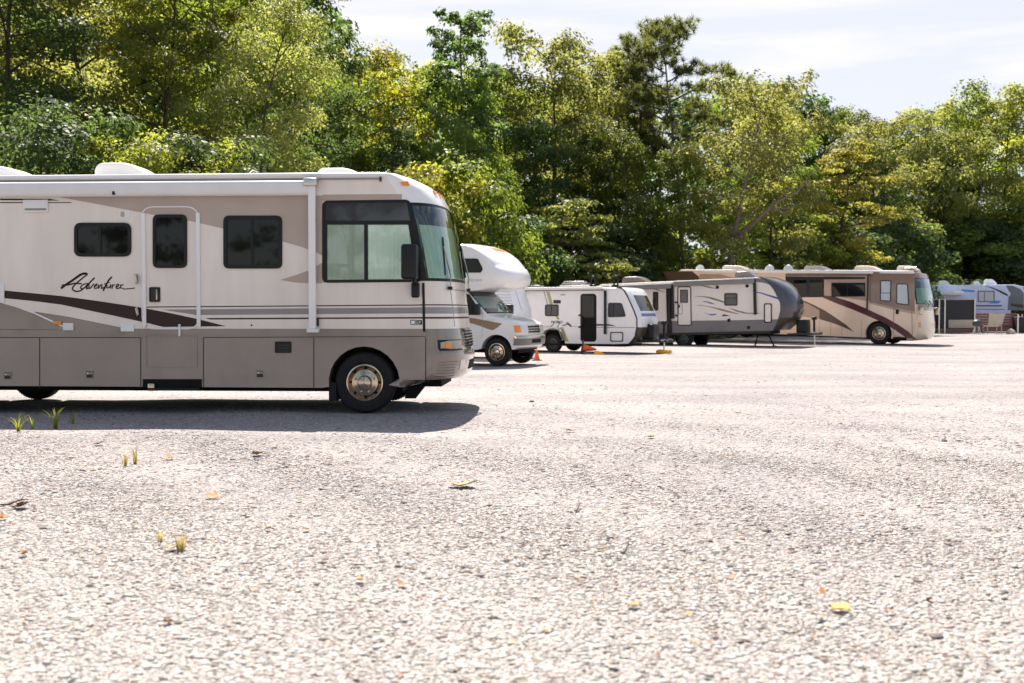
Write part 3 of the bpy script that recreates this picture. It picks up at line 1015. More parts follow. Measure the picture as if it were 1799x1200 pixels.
    b.prism(V.pts([(731, 562.5), (741.5, 562.5), (741.5, 570.5), (731, 570.5)]), -hw - .001, -hw - .003, 'seam_dark')
    text_faces(b, 'LP', *V.side(732.5, 569.3), .055, .045, -hw - .0045, 'white_gel')
    b.build('sticker', V.root)
    for px, py in ((14, 660), (158, 658), (457, 657)):
        b = MB()
        x, z = V.side(px, py)
        o = rrect(x - .06, z - .06, x + .06, z + .06, .012)
        b.ring(o, inset(o, .012), -hw - .004, -hw - .016, 'taupe_paint')
        b.flat(rrect(x - .05, z - .05, x + .05, z + .05, .01), -hw - .0065, 'seam_dark')
        b.box(x - .045, x + .045, -hw - .02, -hw - .008, z - .005, z + .04, 'taupe_paint', .006)
        b.lathe([(.015, 0), (.013, -.008), (.001, -.009)], (x - .02, -hw - .02, z + .02), 'chrome', 10)
        b.build('compartment_latch', V.root)
    V.window([(483.5, 620), (512, 620), (512, 600), (483.5, 600)], .01, .02, mull=(), name='fridge_vent', pane='seam_dark', hor=(.3, .55, .8), proud=.02)
    # lettering, brushed script
    b = MB()
    W8 = lambda pts: smooth_path([V.side(80 + x / 8.57, 460 + y / 8.57) for x, y in pts])
    for pts, w in (([(240, 395), (300, 350), (420, 270), (520, 200), (585, 176), (628, 186)], 0.0330), ([(622, 195), (560, 245), (480, 310), (420, 372), (410, 415), (460, 446), (530, 432), (562, 410)], 0.0204), ([(250, 350), (340, 347), (440, 325), (540, 330)], 0.0204),
                   ([(615, 325), (560, 350), (528, 390), (560, 405), (605, 375), (640, 322)], 0.0180), ([(735, 245), (680, 300), (632, 360), (620, 402), (655, 395)], 0.0216), ([(652, 340), (668, 400), (715, 350), (730, 333)], 0.0168),
                   ([(735, 378), (775, 352), (768, 335), (738, 368), (748, 402), (792, 385)], 0.0156), ([(802, 345), (795, 400), (832, 348), (852, 352), (842, 398), (872, 388)], 0.0156), ([(995, 230), (945, 290), (885, 400), (872, 432)], 0.0240), ([(885, 335), (965, 312)], 0.0132),
                   ([(930, 350), (925, 395), (970, 375), (985, 345), (980, 400)], 0.0156), ([(1012, 343), (1005, 400)], .0156), ([(1007, 375), (1022, 352), (1046, 346)], .0156), ([(1065, 384), (1105, 354), (1085, 337), (1062, 378), (1080, 405), (1118, 388)], .0156),
                   ([(1136, 343), (1128, 400)], .0156), ([(1130, 374), (1146, 352), (1172, 347)], .0156), ([(1150, 392), (1172, 406), (1212, 409), (1345, 395)], .0144)):
        stroke(b, W8(pts), w, -hw - .0045, 'brown_graphic')
    b.build('lettering', V.root)
    # roof
    zr = 3.56
    b_ = V.side(165, 302, -.38)[0], V.side(262, 302, -.38)[0]
    ac_unit(V, b_[0], b_[1], zr, zr + .30, slope=.3)
    b_ = V.side(-70, 302, -.38)[0], V.side(46, 302, -.38)[0]
    ac_unit(V, b_[0], b_[1], zr, zr + .27, slope=.3)
    b_ = V.side(556, 302, -.3)[0], V.side(642, 302, -.3)[0]
    ac_unit(V, b_[0], b_[1], zr, zr + .20, name='roof_vent', y0=-.3, y1=.3)
    b = MB()
    x, z = V.side(445, 300, -.6)
    b.tube([(x - .09, -.6, 3.5), (x - .07, -.6, 3.63), (x - .01, -.6, 3.69), (x + .06, -.6, 3.66), (x + .1, -.6, 3.5)], .012, 'alloy', 6)
    b.build('antenna', V.root)
    for sgn in (-1, 1):
        wheel(V.root, 0.02, .452, sgn * (hw - .035), .452, .268, sgn)
        wheel(V.root, -6.1, .452, sgn * (hw - .06), .452, .268, sgn)
motorhome()

# ------------------------------------------------------------------ more paints
mat('white_side', (0.82, 0.79, 0.79), 0.25, coat=0.4, var=0.03)
mat('bone_side', (0.82, 0.73, 0.66), 0.3, coat=0.3, var=0.03)
mat('gold_brown', (0.27, 0.175, 0.10), 0.3, coat=0.3)
mat('orange_graphic', (0.75, 0.22, 0.03), 0.3, coat=0.3)
mat('lime_graphic', (0.36, 0.37, 0.10), 0.35, coat=0.2)
mat('mid_grey', (0.33, 0.32, 0.33), 0.4)
mat('charcoal_skirt', (0.15, 0.138, 0.145), 0.35, coat=0.2)
mat('dark_cap', (0.062, 0.057, 0.066), 0.2, coat=0.45, var=0.1, nscale=2, bump=.05, bscale=3)
mat('cap_bronze', (0.055, 0.045, 0.034), 0.38, spec=.3, coat=0.1)
mat('blue_graphic', (0.05, 0.07, 0.30), 0.3, coat=0.3)
mat('coach_cream', (0.80, 0.60, 0.45), 0.2, coat=0.6, var=0.03)
mat('coach_brown', (0.22, 0.14, 0.105), 0.2, coat=0.6, var=0.05)
mat('coach_tan', (0.42, 0.29, 0.21), 0.2, coat=0.6, var=0.05)
mat('cover_tan', (0.55, 0.46, 0.41), 0.45)
mat('chocolate', (0.085, 0.045, 0.032), 0.3, coat=0.2)
mat('maroon', (0.075, 0.006, 0.016), 0.3, coat=0.2)
mat('navy_trim', (0.012, 0.013, 0.025), 0.35, spec=.3)
mat('green_shade', (0.20, 0.36, 0.20), 0.8, spec=0.1)
mat('silver_shade', (0.55, 0.60, 0.62), 0.6)
mat('lavender_side', (0.60, 0.66, 0.86), 0.25, coat=0.4)
mat('slate_cap', (0.11, 0.12, 0.16), 0.18, coat=0.7)
mat('bright_blue', (0.02, 0.27, 0.72), 0.3, coat=0.3)
mat('wood_slats', (0.25, 0.115, 0.08), 0.7, var=0.2, nscale=6)
mat('tan_canvas', (0.52, 0.44, 0.35), 0.8, var=0.1)
mat('black_mesh', (0.02, 0.018, 0.022), 0.6)
mat('teal_inside', (0.72, 0.86, 0.84), 0.6)
mat('bumper_grey', (0.16, 0.155, 0.155), 0.3, metal=.5)
mat('dash_dark', (0.02, 0.025, 0.028), 0.5)

def patch_list(fn, parent, items):
    for name, ys, zs, off, m, back in items:
        b = MB()
        b.patch(fn, ys, zs, off, m, back)
        b.build(name, parent)

# ------------------------------------------------------------------ camper van with a bunk over the cab
def camper_van():
    V = Veh('camper_van', 'white camper van with rounded bunk over the cab and gold brown swoosh', 'camper van', 872, 643, 22.5, 1.0, D=30.0)
    wb = 1.2
    # cab: lower van body with bonnet and raked windscreen
    fr = [(.72, .58, 1, 0), (.74, .70, 1, 0), (.74, .95, 1, 0), (.72, 1.10, 1, 0), (.66, 1.20, 1, .3), (.47, 1.28, .8, 1), (.15, 1.35, .6, 1), (-.18, 1.41, .5, 1), (-.24, 1.44, .5, .5), (-.55, 1.75, .4, .1), (-.92, 2.12, .3, 0), (-1.05, 2.2, .2, 0)]
    bot = [(.70, .52, .9, 0), (.55, .46, .3, 0)] + [(x, z, 0, 0) for x, z in arch(0, .40, .47, .47)] + [(-.60, .44, 0, 0), (-2.3, .44, 0, 0), (-2.3, 2.2, 0, 0)]
    sh = Shell(fr[::-1] + bot, 1.0, .24, 3.2, .10)
    sf = Shell(fr, 1.0, .24, 3.2, .10, front=(0, 11))
    b = MB()
    sh.add(b, 'white_gel')
    dd = lambda pp, m, off=.003: V.decal(b, pp, off, m)
    q = lambda u, v: (810 + u / 7.5, 500 + v / 7.5)
    dd([q(60, 428), q(180, 445), q(300, 468), q(420, 490), q(540, 515), q(480, 565), q(420, 602), q(350, 585), q(250, 545), q(150, 515), q(60, 490)], 'gold_brown')
    dd([q(278, 300), q(281, 300), q(283, 500), q(279, 690), q(240, 700), q(240, 697), q(276, 688), q(279, 500)], 'mid_grey')
    dd([q(300, 468), q(430, 462), q(430, 470), q(300, 474)], 'chrome', .006)
    b.build('cab', V.root)
    # wheel-arch shadow box, chassis
    b = MB()
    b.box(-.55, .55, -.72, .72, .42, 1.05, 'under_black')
    b.box(-5.5, .5, -.6, .6, .35, .55, 'under_black')
    b.box(.3, .5, -.75, .75, .44, .6, 'under_black')
    b.build('chassis', V.root)
    # side glass of the cab
    V.window([q(66, 398), q(245, 402), q(236, 320), q(110, 128), q(66, 120)], .03, .025, name='cab_side_window', pane='dark_pane')
    # windscreen: dash, sunshade and steering wheel behind tinted glass
    b = MB()
    b.patch(sf.front, sf.arc(-.93, .93, 25), [1.46, 1.7, 1.95, 2.10], .004, 'black_trim', .003)
    w = b.build('windshield', V.root)
    b = MB()
    b.patch(sf.front, sf.arc(-.88, .88, 25), [1.49, 1.60], .008, 'dash_dark', .003)
    b.build('dashboard', w)
    b = MB()
    b.patch(sf.front, sf.arc(-.88, .88, 25), [1.60, 1.8, 1.94], .008, 'teal_inside', .003)
    b.build('sunshade', w)
    c = sf.front(.38, 1.62) + Vector((.03, 0, .02))
    b = MB()
    b.tube([c + Vector((-.10 * math.sin(t), .17 * math.cos(t), .15 * math.sin(t))) for t in lin(0, 2 * math.pi, 20)], .014, 'dash_dark', 6, cap=False)
    b.build('steering_wheel', w)
    b = MB()
    b.patch(sf.front, sf.arc(-.90, .90, 25), [1.48, 1.65, 1.85, 2.08], .018, 'clear_glass', .002)
    b.build('pane', w)
    ends = lambda a, n: [a * y for y in n]
    b = MB()
    b.patch(sf.front, lin(-.46, .46, 9), [.90, 1.0, 1.14], .012, 'chrome', .03)
    g = b.build('grille', V.root)
    b = MB()
    for k in range(3):
        for y0 in (-.42, -.20, .02, .24):
            b.patch(sf.front, lin(y0, y0 + .17, 3), [.92 + k * .07, .965 + k * .07], .016, 'under_black', .01)
    o = b.build('grille_slots', g)
    for sg in (-1, 1):
        b = MB()
        b.patch(sf.front, ends(sg, lin(.50, .86, 8)), [.93, 1.0, 1.125], .012, 'lamp_lens', .02)
        h = b.build('headlight', V.root)
        b = MB()
        b.patch(sf.front, ends(sg, sf.arc(.86, .998, 8)), [.93, 1.0, 1.125], .014, 'amber', .02)
        b.build('turn_signal', h)
    b = MB()
    ba = Shell([(.76, .56, 1, 0), (.80, .62, 1, 0), (.80, .80, 1, 0), (.78, .83, 1, 0)], 1.03, .26, 3.0, front=(0, 3))
    b.patch(ba.front, ba.arc(-1, 1, 41), [.765, .80, .83], .02, 'chrome', .14)
    b.patch(ba.front, ba.arc(-1, 1, 41), [.58, .66, .762], .012, 'bumper_grey', .14)
    b.patch(ba.front, lin(-.34, .34, 7), [.63, .68, .74], .016, 'under_black', .02)
    b.build('bumper', V.root)
    # bunk over the cab and the living box behind
    f2 = [(-1.05, 2.06, 0, 0), (-.3, 2.10, .6, 0), (.15, 2.18, .9, 0), (.30, 2.27, 1, 0), (.36, 2.42, 1, 0), (.33, 2.58, 1, 0), (.23, 2.74, 1, 0), (.175, 2.765, 1, 0), (.14, 2.83, 1, 0), (-.04, 3.03, 1, .1), (-.26, 3.19, .9, .3), (-.52, 3.32, .6, .6), (-.8, 3.41, .3, .9), (-1.6, 3.43, 0, 1), (-6.2, 3.40, 0, 1), (-6.2, .5, 0, 0), (-1.95, .5, 0, 0), (-1.95, 2.04, 0, 0)]
    s2 = Shell(f2, wb, .34, 2.5, .14)
    s3 = Shell(f2, wb, .34, 2.5, .14, front=(1, 12))
    b = MB()
    s2.add(b, 'white_gel')
    for x0, z0, x1, z1 in ((-1.9, .62, -1.5, 1.9),):
        pass
    b.build('living_box', V.root)
    b = MB()
    b.patch(s3.front, lin(-.2, .9, 12), [3.24, 3.28, 3.33], .006, 'orange_graphic', .004)
    b.build('orange_flash', V.root)
    k = lambda u, v: (800 + u / 10, 425 + v / 10)
    V.window([k(60, 540), k(455, 540), k(485, 470), k(395, 292), k(60, 292)], .05, .03, y=-wb, name='bunk_window')
    b = MB()
    x, z = V.side(*k(200, 695), y=-wb)
    x1, z1 = V.side(*k(465, 650), y=-wb)
    text_faces(b, 'LEPRECHAUN', x, z, x1 - x, z1 - z, -wb - .004, 'mid_grey')
    b.build('lettering', V.root)
    wheel(V.root, 0, .385, -.985, .385, .24, -1, 8, .24)
    wheel(V.root, 0, .385, .985, .385, .24, 1, 8, .24)
    wheel(V.root, -4.0, .385, -1.12, .385, .24, -1, 8, .3)
    wheel(V.root, -4.0, .385, 1.12, .385, .24, 1, 8, .3)
    for sg in (-1, 1):
        b = MB()
        b.box(-.62, -.42, sg * 1.20 - .10, sg * 1.20 + .10, 1.42, 1.72, 'black_trim', .03)
        b.tube([(-.55, sg * .98, 1.45), (-.52, sg * 1.12, 1.48)], .03, 'black_trim')
        b.build('mirror', V.root)
camper_van()

# ------------------------------------------------------------------ travel trailers
def hitch(V, x0, x1, zf, y=.45, jack=True, foot=0.02, parts_m='steel_dark', drum=True):
    b = MB()
    for s in (-1, 1):
        b.tube([(x0, s * y, zf), (x1, 0.04 * s, zf)], .05, parts_m, 4)
    b.box(x1 - .05, x1 + .16, -.05, .05, zf - .05, zf + .07, parts_m, .01)
    b.build('hitch_frame', V.root)
    if drum:
        b = MB()
        b.box(x0 + .32, x0 + .78, -.36, .36, zf + .05, zf + .62, 'black_trim', .06)
        b.build('gas_bottle_cover', V.root)
    if jack:
        b = MB()
        b.tube([(x1 - .18, 0, foot), (x1 - .18, 0, zf + .1)], .03, 'alloy')
        b.tube([(x1 - .18, 0, zf + .08), (x1 - .18, 0, zf + .62)], .05, 'black_trim')
        b.box(x1 - .27, x1 - .07, -.07, .07, zf + .60, zf + .74, 'black_trim', .02)
        b.build('tongue_jack', V.root)

def plain_trailer():
    V = Veh('travel_trailer', 'white travel trailer with thin grey stripes, mostly hidden behind the camper van', 'travel trailer', 862, 630.5, 25, 1.2, D=34.5)
    fr = [(.30, .50, 1, 0), (.52, .9, 1, 0), (.50, 1.6, 1, 0), (.2, 2.4, 1, 0), (.0, 2.78, .7, .6), (-.3, 2.9, .2, 1)]
    rows = fr + [(-7, 2.9, 0, 1), (-7, .5, 0, 0)]
    sh = Shell(rows, 1.2, .22, 2.6, .06)
    b = MB()
    sh.add(b, 'white_side')
    for k in range(5):
        z = 2.38 - k * .11 - .02 * (k > 2)
        V.decal(b, [(855 - k, 511.5 + k * 5.2), (896 + k * 1.2, 512.5 + k * 5.0), (896 + k * 1.2, 514 + k * 5.0), (855 - k, 513.2 + k * 5.2)], .003, 'mid_grey')
    b.build('body', V.root)
    b = MB()
    P = [V.side(904, 508), V.side(905.2, 508), V.side(917.5, 545), V.side(916, 545)]
    b.prism(P, -1.201, -1.206, 'mid_grey')
    b.build('front_seam', V.root)
    b = MB()
    b.box(-6.9, .3, -.9, .9, .38, .5, 'under_black')
    b.build('chassis', V.root)
    wheel(V.root, -3.2, .34, -1.16, .34, .19, -1, 6, .2, 'alloy', 'alloy')
    wheel(V.root, -3.2, .34, 1.16, .34, .19, 1, 6, .2, 'alloy', 'alloy')
plain_trailer()

def small_trailer():
    V = Veh('travel_trailer', 'small white trailer with lime stripe, black door and sloping front window', 'travel trailer', 970, 619, 26, 1.1, D=40.1)
    hw = 1.1
    prof_px = [(1079, 604.5), (1103.7, 603.7), (1110, 597), (1116, 588.7), (1119, 575), (1118.7, 560), (1115, 549), (1109, 535), (1102, 520), (1096, 510), (1092, 506.3), (1084, 504.5)]
    pr = V.pts(prof_px)
    zt = pr[-1][1]
    fr = []
    for i, (x, z) in enumerate(pr):
        w = 1 if i > 2 else (0, .2, .6)[i]
        fr.append((x + .14 * w, z, w, 0 if i < 9 else (.1, .5, 1)[min(2, i - 9)]))
    zb = pr[0][1]
    ar = arch(0.02, .40, .50, zb)
    rows = [(-2.6, zb, 0, 0)] + [(-2.6, zt - .02, 0, .6), (-2.5, zt, 0, 1)]
    outline = fr + [(-2.5, zt, 0, 1), (-2.62, zt - .08, 0, .2), (-2.62, zb, 0, 0)] + [(x, z, 0, 0) for x, z in ar[::-1]]
    sh = Shell(outline, hw, .14, 2.6, .03)
    sf = Shell(fr, hw, .14, 2.6, .03, front=(1, 10))
    b = MB()
    sh.add(b, 'white_side')
    A = lambda u, v: (925 + u / 9.233, 490 + v / 9.233)
    B = lambda u, v: (1030 + u / 8, 480 + v / 8)
    dd = lambda pp, m, off=.003: V.decal(b, pp, off, m)
    dd([A(320, 205), A(370, 205), A(430, 420), A(380, 420)], 'lime_graphic')
    dd([A(275, 205), A(295, 205), A(355, 420), A(335, 420)], 'mid_grey')
    dd([A(470, 600), A(510, 600), A(540, 660), A(495, 660)], 'lime_graphic')
    dd([A(545, 785), A(595, 785), A(685, 1015), A(622, 1015)], 'lime_graphic')
    dd([A(500, 785), A(520, 785), A(600, 1000), A(580, 1000)], 'mid_grey')
    dd([A(380, 775), A(440, 725), A(455, 730), A(395, 778)], 'seam_dark')
    dd([A(490, 775), A(540, 715), A(550, 720), A(505, 778)], 'seam_dark')
    dd([A(560, 760), A(600, 738), A(640, 725), A(650, 705), A(690, 715), A(745, 775), A(700, 770), A(660, 745), A(610, 770)], 'mid_grey')
    dd([A(640, 712), A(665, 700), A(745, 775), A(715, 778)], 'seam_dark')
    dd([A(250, 762), A(380, 768), A(380, 772), A(250, 767)], 'maroon')
    dd([A(760, 770), A(885, 770), A(885, 776), A(760, 775)], 'seam_dark')
    dd([B(145, 712), B(255, 718), B(310, 715), B(420, 742), B(380, 745), B(300, 738), B(145, 740)], 'seam_dark')
    dd([B(145, 758), B(700, 762), B(700, 768), B(145, 765)], 'seam_dark')
    b.build('body', V.root)
    b = MB()
    x, z = V.side(*A(405, 722))
    x1, z1 = V.side(*A(612, 678))
    text_faces(b, 'NOBO', x, z, (x1 - x) * .88, z1 - z, -hw - .004, 'black_trim', bold=.035)
    b.build('lettering', V.root)
    b = MB()
    x, z = V.side(*A(555, 268))
    x1, z1 = V.side(*A(630, 248))
    b.box(x, x1, -hw - .02, -hw - .001, z, z1, 'mid_grey', .005)
    b.build('porch_light', V.root)
    # edge trim down the nose
    b = MB()
    for i in range(3, len(pr) - 1):
        P, Q = pr[i], pr[i + 1]
        stroke(b, [P, Q], .05, -hw - .004, 'black_trim')
    b.build('nose_trim', V.root)
    # dark lower nose and front window
    b = MB()
    b.patch(sf.front, sf.arc(-1, 1, 21), [z for z in (pr[1][1], pr[2][1], pr[3][1], pr[4][1])], .006, 'cap_bronze', .003)
    b.build('stone_guard', V.root)
    b = MB()
    zlo, zhi = 1.62, 2.18
    b.patch(sf.front, lin(-.86, .86, 9), [1.46, 1.7, 2.0, 2.26], .012, 'white_gel', .02)
    fw = b.build('front_window', V.root)
    b = MB()
    b.patch(sf.front, lin(-.76, .76, 9), [1.53, 1.7, 1.95, 2.10], .018, 'dark_pane', .01)
    b.build('pane', fw)
    b = MB()
    b.patch(sf.front, lin(-.78, .78, 9), [1.34, 1.39, 1.44], .016, 'logo_blue', .01)
    b.build('name_plate', V.root)
    # fender, wheels, chassis
    b = MB()
    oo = rpoly([(-.62, .42), (.55, .42), (.42, .93), (-.50, .93)], .25)
    ii = rpoly([(-.50, .42), (.44, .42), (.34, .83), (-.40, .83)], .2)
    b.ring(oo, ii, -hw - .04, -hw + .02, 'charcoal_skirt')
    b.build('fender', V.root)
    b = MB()
    b.box(-.48, .5, -hw + .3, hw - .3, .3, .9, 'under_black')
    b.box(-2.5, 2.8, -.9, .9, zb - .10, zb + .02, 'under_black')
    b.box(-.6, 3.0, -hw + .02, -hw + .10, zb - .07, zb - .003, 'under_black')
    b.build('chassis', V.root)
    for s in (-1, 1):
        wheel(V.root, 0, .335, s * (hw - .03), .335, .19, s, 6, .22, 'steel_dark', 'alloy')
    # windows, door
    V.window([A(302, 605), A(522, 605), A(522, 415), A(302, 415)], .07, .04, pane='grey_pane', mull=(.45,))
    V.window([A(440, 398), A(555, 398), A(555, 343), A(440, 343)], .02, .02, pane='seam_dark', name='wall_vent')
    V.window([B(305, 620), B(560, 612), B(500, 418), B(310, 415)], .08, .035, pane='grey_pane', mull=(.3,))
    b = MB()
    P = V.pts([B(-80, 962), B(142, 962), B(142, 290), B(-80, 290)])
    o = rpoly(P, .13)
    b.prism(o, -hw - .001, -hw - .02, 'under_black')
    dr = b.build('door', V.root)
    w = V.window([B(-70, 625), B(118, 625), B(118, 310), B(-70, 310)], .06, .02, pane='dark_pane', y=-hw - .02)
    w.parent = dr
    b = MB()
    pl = V.pts([B(-70, 510), B(85, 500), B(85, 315), B(-70, 315)])
    b.flat(rpoly(pl, .05), -hw - .0325, 'dark_pane')
    b.build('blind', w)
    b = MB()
    x, z0 = V.side(*A(905, 760))
    _, z1 = V.side(*A(905, 590))
    b.tube([(x, -hw - .02, z0), (x + .03, -hw - .10, z0 + .1), (x + .03, -hw - .10, z1 - .1), (x, -hw - .02, z1)], .02, 'black_trim')
    b.build('grab_handle', V.root)
    for v in (590, 780):
        b = MB()
        x, z = V.side(*A(872, v))
        b.box(x - .06, x + .05, -hw - .05, -hw - .001, z - .03, z + .03, 'black_trim', .01)
        b.build('hinge', V.root)
    b = MB()
    P = V.pts([B(338, 962), B(520, 962), B(520, 825), B(338, 825)])
    b.ring(rpoly(P, .07), rpoly(inset(P, .035), .05), -hw - .002, -hw - .02, 'black_trim')
    b.build('cargo_hatch', V.root)
    # awning along the roof edge with one black arm
    b = MB()
    (xa, za), (xb, zb2) = V.side(926, 507.5), V.side(1060, 510)
    b.box(-2.6, xb, -hw - .12, -hw - .01, za - .055, za + .05, 'awning_white', .03)
    b.box(-2.6, xb, -hw - .10, -hw - .005, za - .085, za - .058, 'chocolate')
    aw = b.build('awning', V.root)
    b = MB()
    (x0, z0), (x1, z1) = V.side(1062, 587), V.side(1066, 510)
    b.box(x0, x1, -hw - .09, -hw - .02, z0, z1, 'black_trim', .01)
    b.build('arm', aw)
    b = MB()
    (x0, z0), (x1, z1) = V.side(919.5, 544), V.side(923.5, 512)
    b.box(x0, x1, -hw - .09, -hw - .02, z0 - .3, z1, 'black_trim', .01)
    b.build('arm', aw)
    # roof load: cradles, wrapped boards, vent
    for px in (1042, 1082):
        b = MB()
        x, _ = V.side(px, 495, -.6)
        b.tube([(x + .09 * math.sin(t) * (1 + .2 * math.cos(t)), -.6, zt + .16 + .34 * (1 - math.cos(t)) / 2 - .08) for t in lin(0, 2 * math.pi, 16)], .035, 'black_trim', 8, cap=False)
        b.box(x - .14, x + .10, -.66, -.54, zt - .02, zt + .12, 'black_trim', .03)
        b.build('boat_cradle', V.root)
    b = MB()
    x0, x1 = V.side(987, 500, -.5)[0], V.side(1040, 500, -.5)[0]
    for k, (za_, m) in enumerate(((zt + .03, 'mid_grey'), (zt + .11, 'steel_dark'), (zt + .18, 'charcoal_skirt'))):
        b.box(x0 + .05 * k, x1 - .12 * k, -.75 + .06 * k, -.25 - .04 * k, za_ - .02, za_ + .075, m, .04)
    tb = b.build('roof_bundle', V.root)
    b = MB()
    x0, x1 = V.side(934, 505, -.5)[0], V.side(952, 505, -.5)[0]
    b.box(x0, x1, -.7, -.3, zt, zt + .12, 'charcoal_skirt', .03)
    b.build('roof_vent', V.root)
    hitch(V, 2.9, 4.15, .44, .5, foot=.11)
    b = MB()
    b.box(2.7, 3.2, -.5, .5, .42, .62, 'black_trim', .03)
    b.build('battery_box', V.root)
    return V
SMALL = small_trailer()

def swoosh_trailer():
    V = Veh('travel_trailer', 'bone coloured trailer with blue and grey swooshes and bulging dark front cap', 'travel trailer', 1338, 609, 30, 1.22, pitch=-1.6, D=46.7)
    hw = 1.22
    prof_px = [(1318, 581.5), (1357, 580), (1362, 570), (1366.5, 558), (1369.5, 545), (1369, 532), (1364, 521), (1357, 508), (1349, 498), (1340, 490.5), (1332, 486.5), (1322, 487)]
    pr = V.pts(prof_px)
    fr = []
    n = len(pr)
    for i, (x, z) in enumerate(pr):
        w = (0, .4, .75, .92)[i] if i < 4 else (1 if i < n - 4 else (.9, .7, .45, .1)[i - (n - 4)])
        fr.append((x + .62 * w, z, w, (.1, .4, 1)[i - (n - 3)] if i >= n - 3 else 0))
    zb, zt = pr[0][1], pr[-1][1]
    outline = fr + [(-7.6, zt, 0, 1), (-7.75, zt - .1, 0, .3), (-7.75, zb, 0, 0)]
    sh = Shell(outline, hw, .62, 2.3, .05)
    sf = Shell(fr, hw, .62, 2.3, .05, front=(1, n - 2))
    zsk = V.side(1200, 569)[1]
    b = MB()
    sh.add(b, 'bone_side')
    A = lambda u, v: (1150 + u / 7.5, 460 + v / 7.5)
    C = lambda u, v: (1290 + u / 7.06, 450 + v / 7.06)
    E = lambda u, v: (1140 + u / 11.24, 455 + v / 11.24)
    dd = lambda pp, m, off=.003: V.decal(b, pp, off, m)
    dd([A(-120, 790), A(220, 780), A(1125, 768), C(540, 783), C(484, 925), A(500, 930), A(-120, 945)], 'charcoal_skirt')
    dd([E(860, 740), E(1020, 733), E(1180, 745), E(1300, 775), E(1400, 808), E(1490, 840), E(1490, 872), E(1380, 835), E(1280, 808), E(1180, 775), E(1060, 748)], 'charcoal_skirt')
    dd([E(1040, 838), E(1110, 832), E(1200, 850), E(1310, 893), E(1240, 890), E(1130, 855)], 'blue_graphic')
    dd([E(860, 920), E(1040, 912), E(1200, 938), E(1400, 975), E(1500, 1000), A(1125, 688), A(1080, 688), A(900, 650), A(760, 605), A(640, 580)], 'gold_brown')
    dd([E(820, 508), E(1000, 505), E(1120, 530), E(1330, 580), E(1330, 590), E(1180, 570), E(1060, 535)], 'charcoal_skirt')
    dd([A(640, 665), A(720, 690), A(820, 682), A(800, 702), A(740, 708)], 'blue_graphic')
    dd([A(880, 718), A(910, 690), A(1000, 712)], 'black_trim')
    dd([A(970, 605), A(1060, 628), A(1125, 650), C(60, 675), C(140, 700), C(250, 707), C(350, 707), C(250, 718), C(120, 712), C(20, 685), A(1060, 645)], 'charcoal_skirt')
    dd([C(272, 440), C(340, 452), C(420, 475), C(520, 503), C(550, 520), C(550, 540), C(480, 518), C(400, 490), C(330, 465), C(272, 450)], 'blue_graphic')
    dd([C(275, 275), C(360, 280), C(420, 318), C(470, 375), C(410, 345), C(340, 327), C(275, 322)], 'charcoal_skirt')
    dd([E(-140, 560), E(130, 580), E(300, 655), E(310, 668), E(120, 605), E(-140, 580)], 'charcoal_skirt')
    dd([A(545, 695), A(570, 690), A(560, 700)], 'orange_graphic')
    b.build('body', V.root)
    # dark bulging cap
    b = MB()
    zz = [f[1] for f in fr[3:n - 1]]
    b.patch(sf.front, sf.arc(-.9995, .9995, 33), zz, .012, 'dark_cap', .006)
    b.build('front_cap', V.root)
    b = MB()
    b.patch(sf.front, sf.arc(-.9995, .9995, 33), [fr[1][1], fr[2][1], fr[3][1] - .004], .010, 'cap_bronze', .004)
    b.build('stone_guard', V.root)
    b = MB()
    b.box(-7.6, .2, -.95, .95, zb - .16, zb + .02, 'under_black')
    b.box(-7.4, .35, -hw + .03, -hw + .2, zb - .12, zb - .003, 'seam_dark')
    b.build('chassis', V.root)
    for x in (-3.55, -4.45):
        for s in (-1, 1):
            wheel(V.root, x, .36, s * (hw - .05), .36, .2, s, 6, .22, 'steel_dark', 'alloy')
    # door
    b = MB()
    P = V.pts([A(302, 842), A(490, 842), A(483, 322), A(302, 322)])
    o = rpoly(P, .11)
    b.ring(o, inset(o, .045), -hw - .002, -hw - .02, 'black_trim')
    b.prism(inset(o, .044), -hw - .002, -hw - .008, 'bone_side')
    dr = b.build('door', V.root)
    w = V.window([A(338, 540), A(440, 540), A(440, 368), A(338, 368)], .03, .03, pane='grey_pane', y=-hw - .008)
    w.parent = dr
    b = MB()
    P = V.pts([A(315, 692), A(368, 692), A(368, 550), A(315, 550)])
    b.ring(rpoly(P, .09), rpoly(inset(P, .015), .08), -hw - .009, -hw - .016, 'seam_dark')
    x, z = V.side(*A(325, 587))
    b.box(x - .04, x + .05, -hw - .05, -hw - .009, z - .05, z + .05, 'black_trim', .015)
    b.build('handle', dr)
    for v in (535, 707):
        b = MB()
        x, z = V.side(*A(293, v))
        b.box(x - .07, x + .05, -hw - .05, -hw - .001, z - .04, z + .04, 'black_trim', .012)
        b.build('hinge', V.root)
    V.window([A(920, 578), A(1093, 578), A(1093, 412), A(920, 412)], .08, .045, pane='grey_pane', hor=(.6,))
    V.window([A(-20, 640), A(50, 640), A(50, 395), A(-20, 395)], .06, .045, pane='dark_pane')
    b = MB()
    P = V.pts([C(368, 828), C(468, 828), C(468, 585), C(368, 585)])
    b.ring(rpoly(P, .09), rpoly(inset(P, .05), .06), -hw - .006, -hw - .02, 'black_trim')
    b.flat(rpoly(inset(P, .045), .06), -hw - .0065, 'bone_side')
    b.build('cargo_hatch', V.root)
    for u, v in ((A(828, 335), 1), (C(160, 370), 1), (A(980, 770), 1), (C(178, 885), 1)):
        b = MB()
        x, z = V.side(*u)
        b.lathe([(.075, 0), (.07, -.03), (.04, -.05), (.001, -.055)], (x, -hw - .003, z), 'black_trim', 16)
        b.build('outside_speaker', V.root)
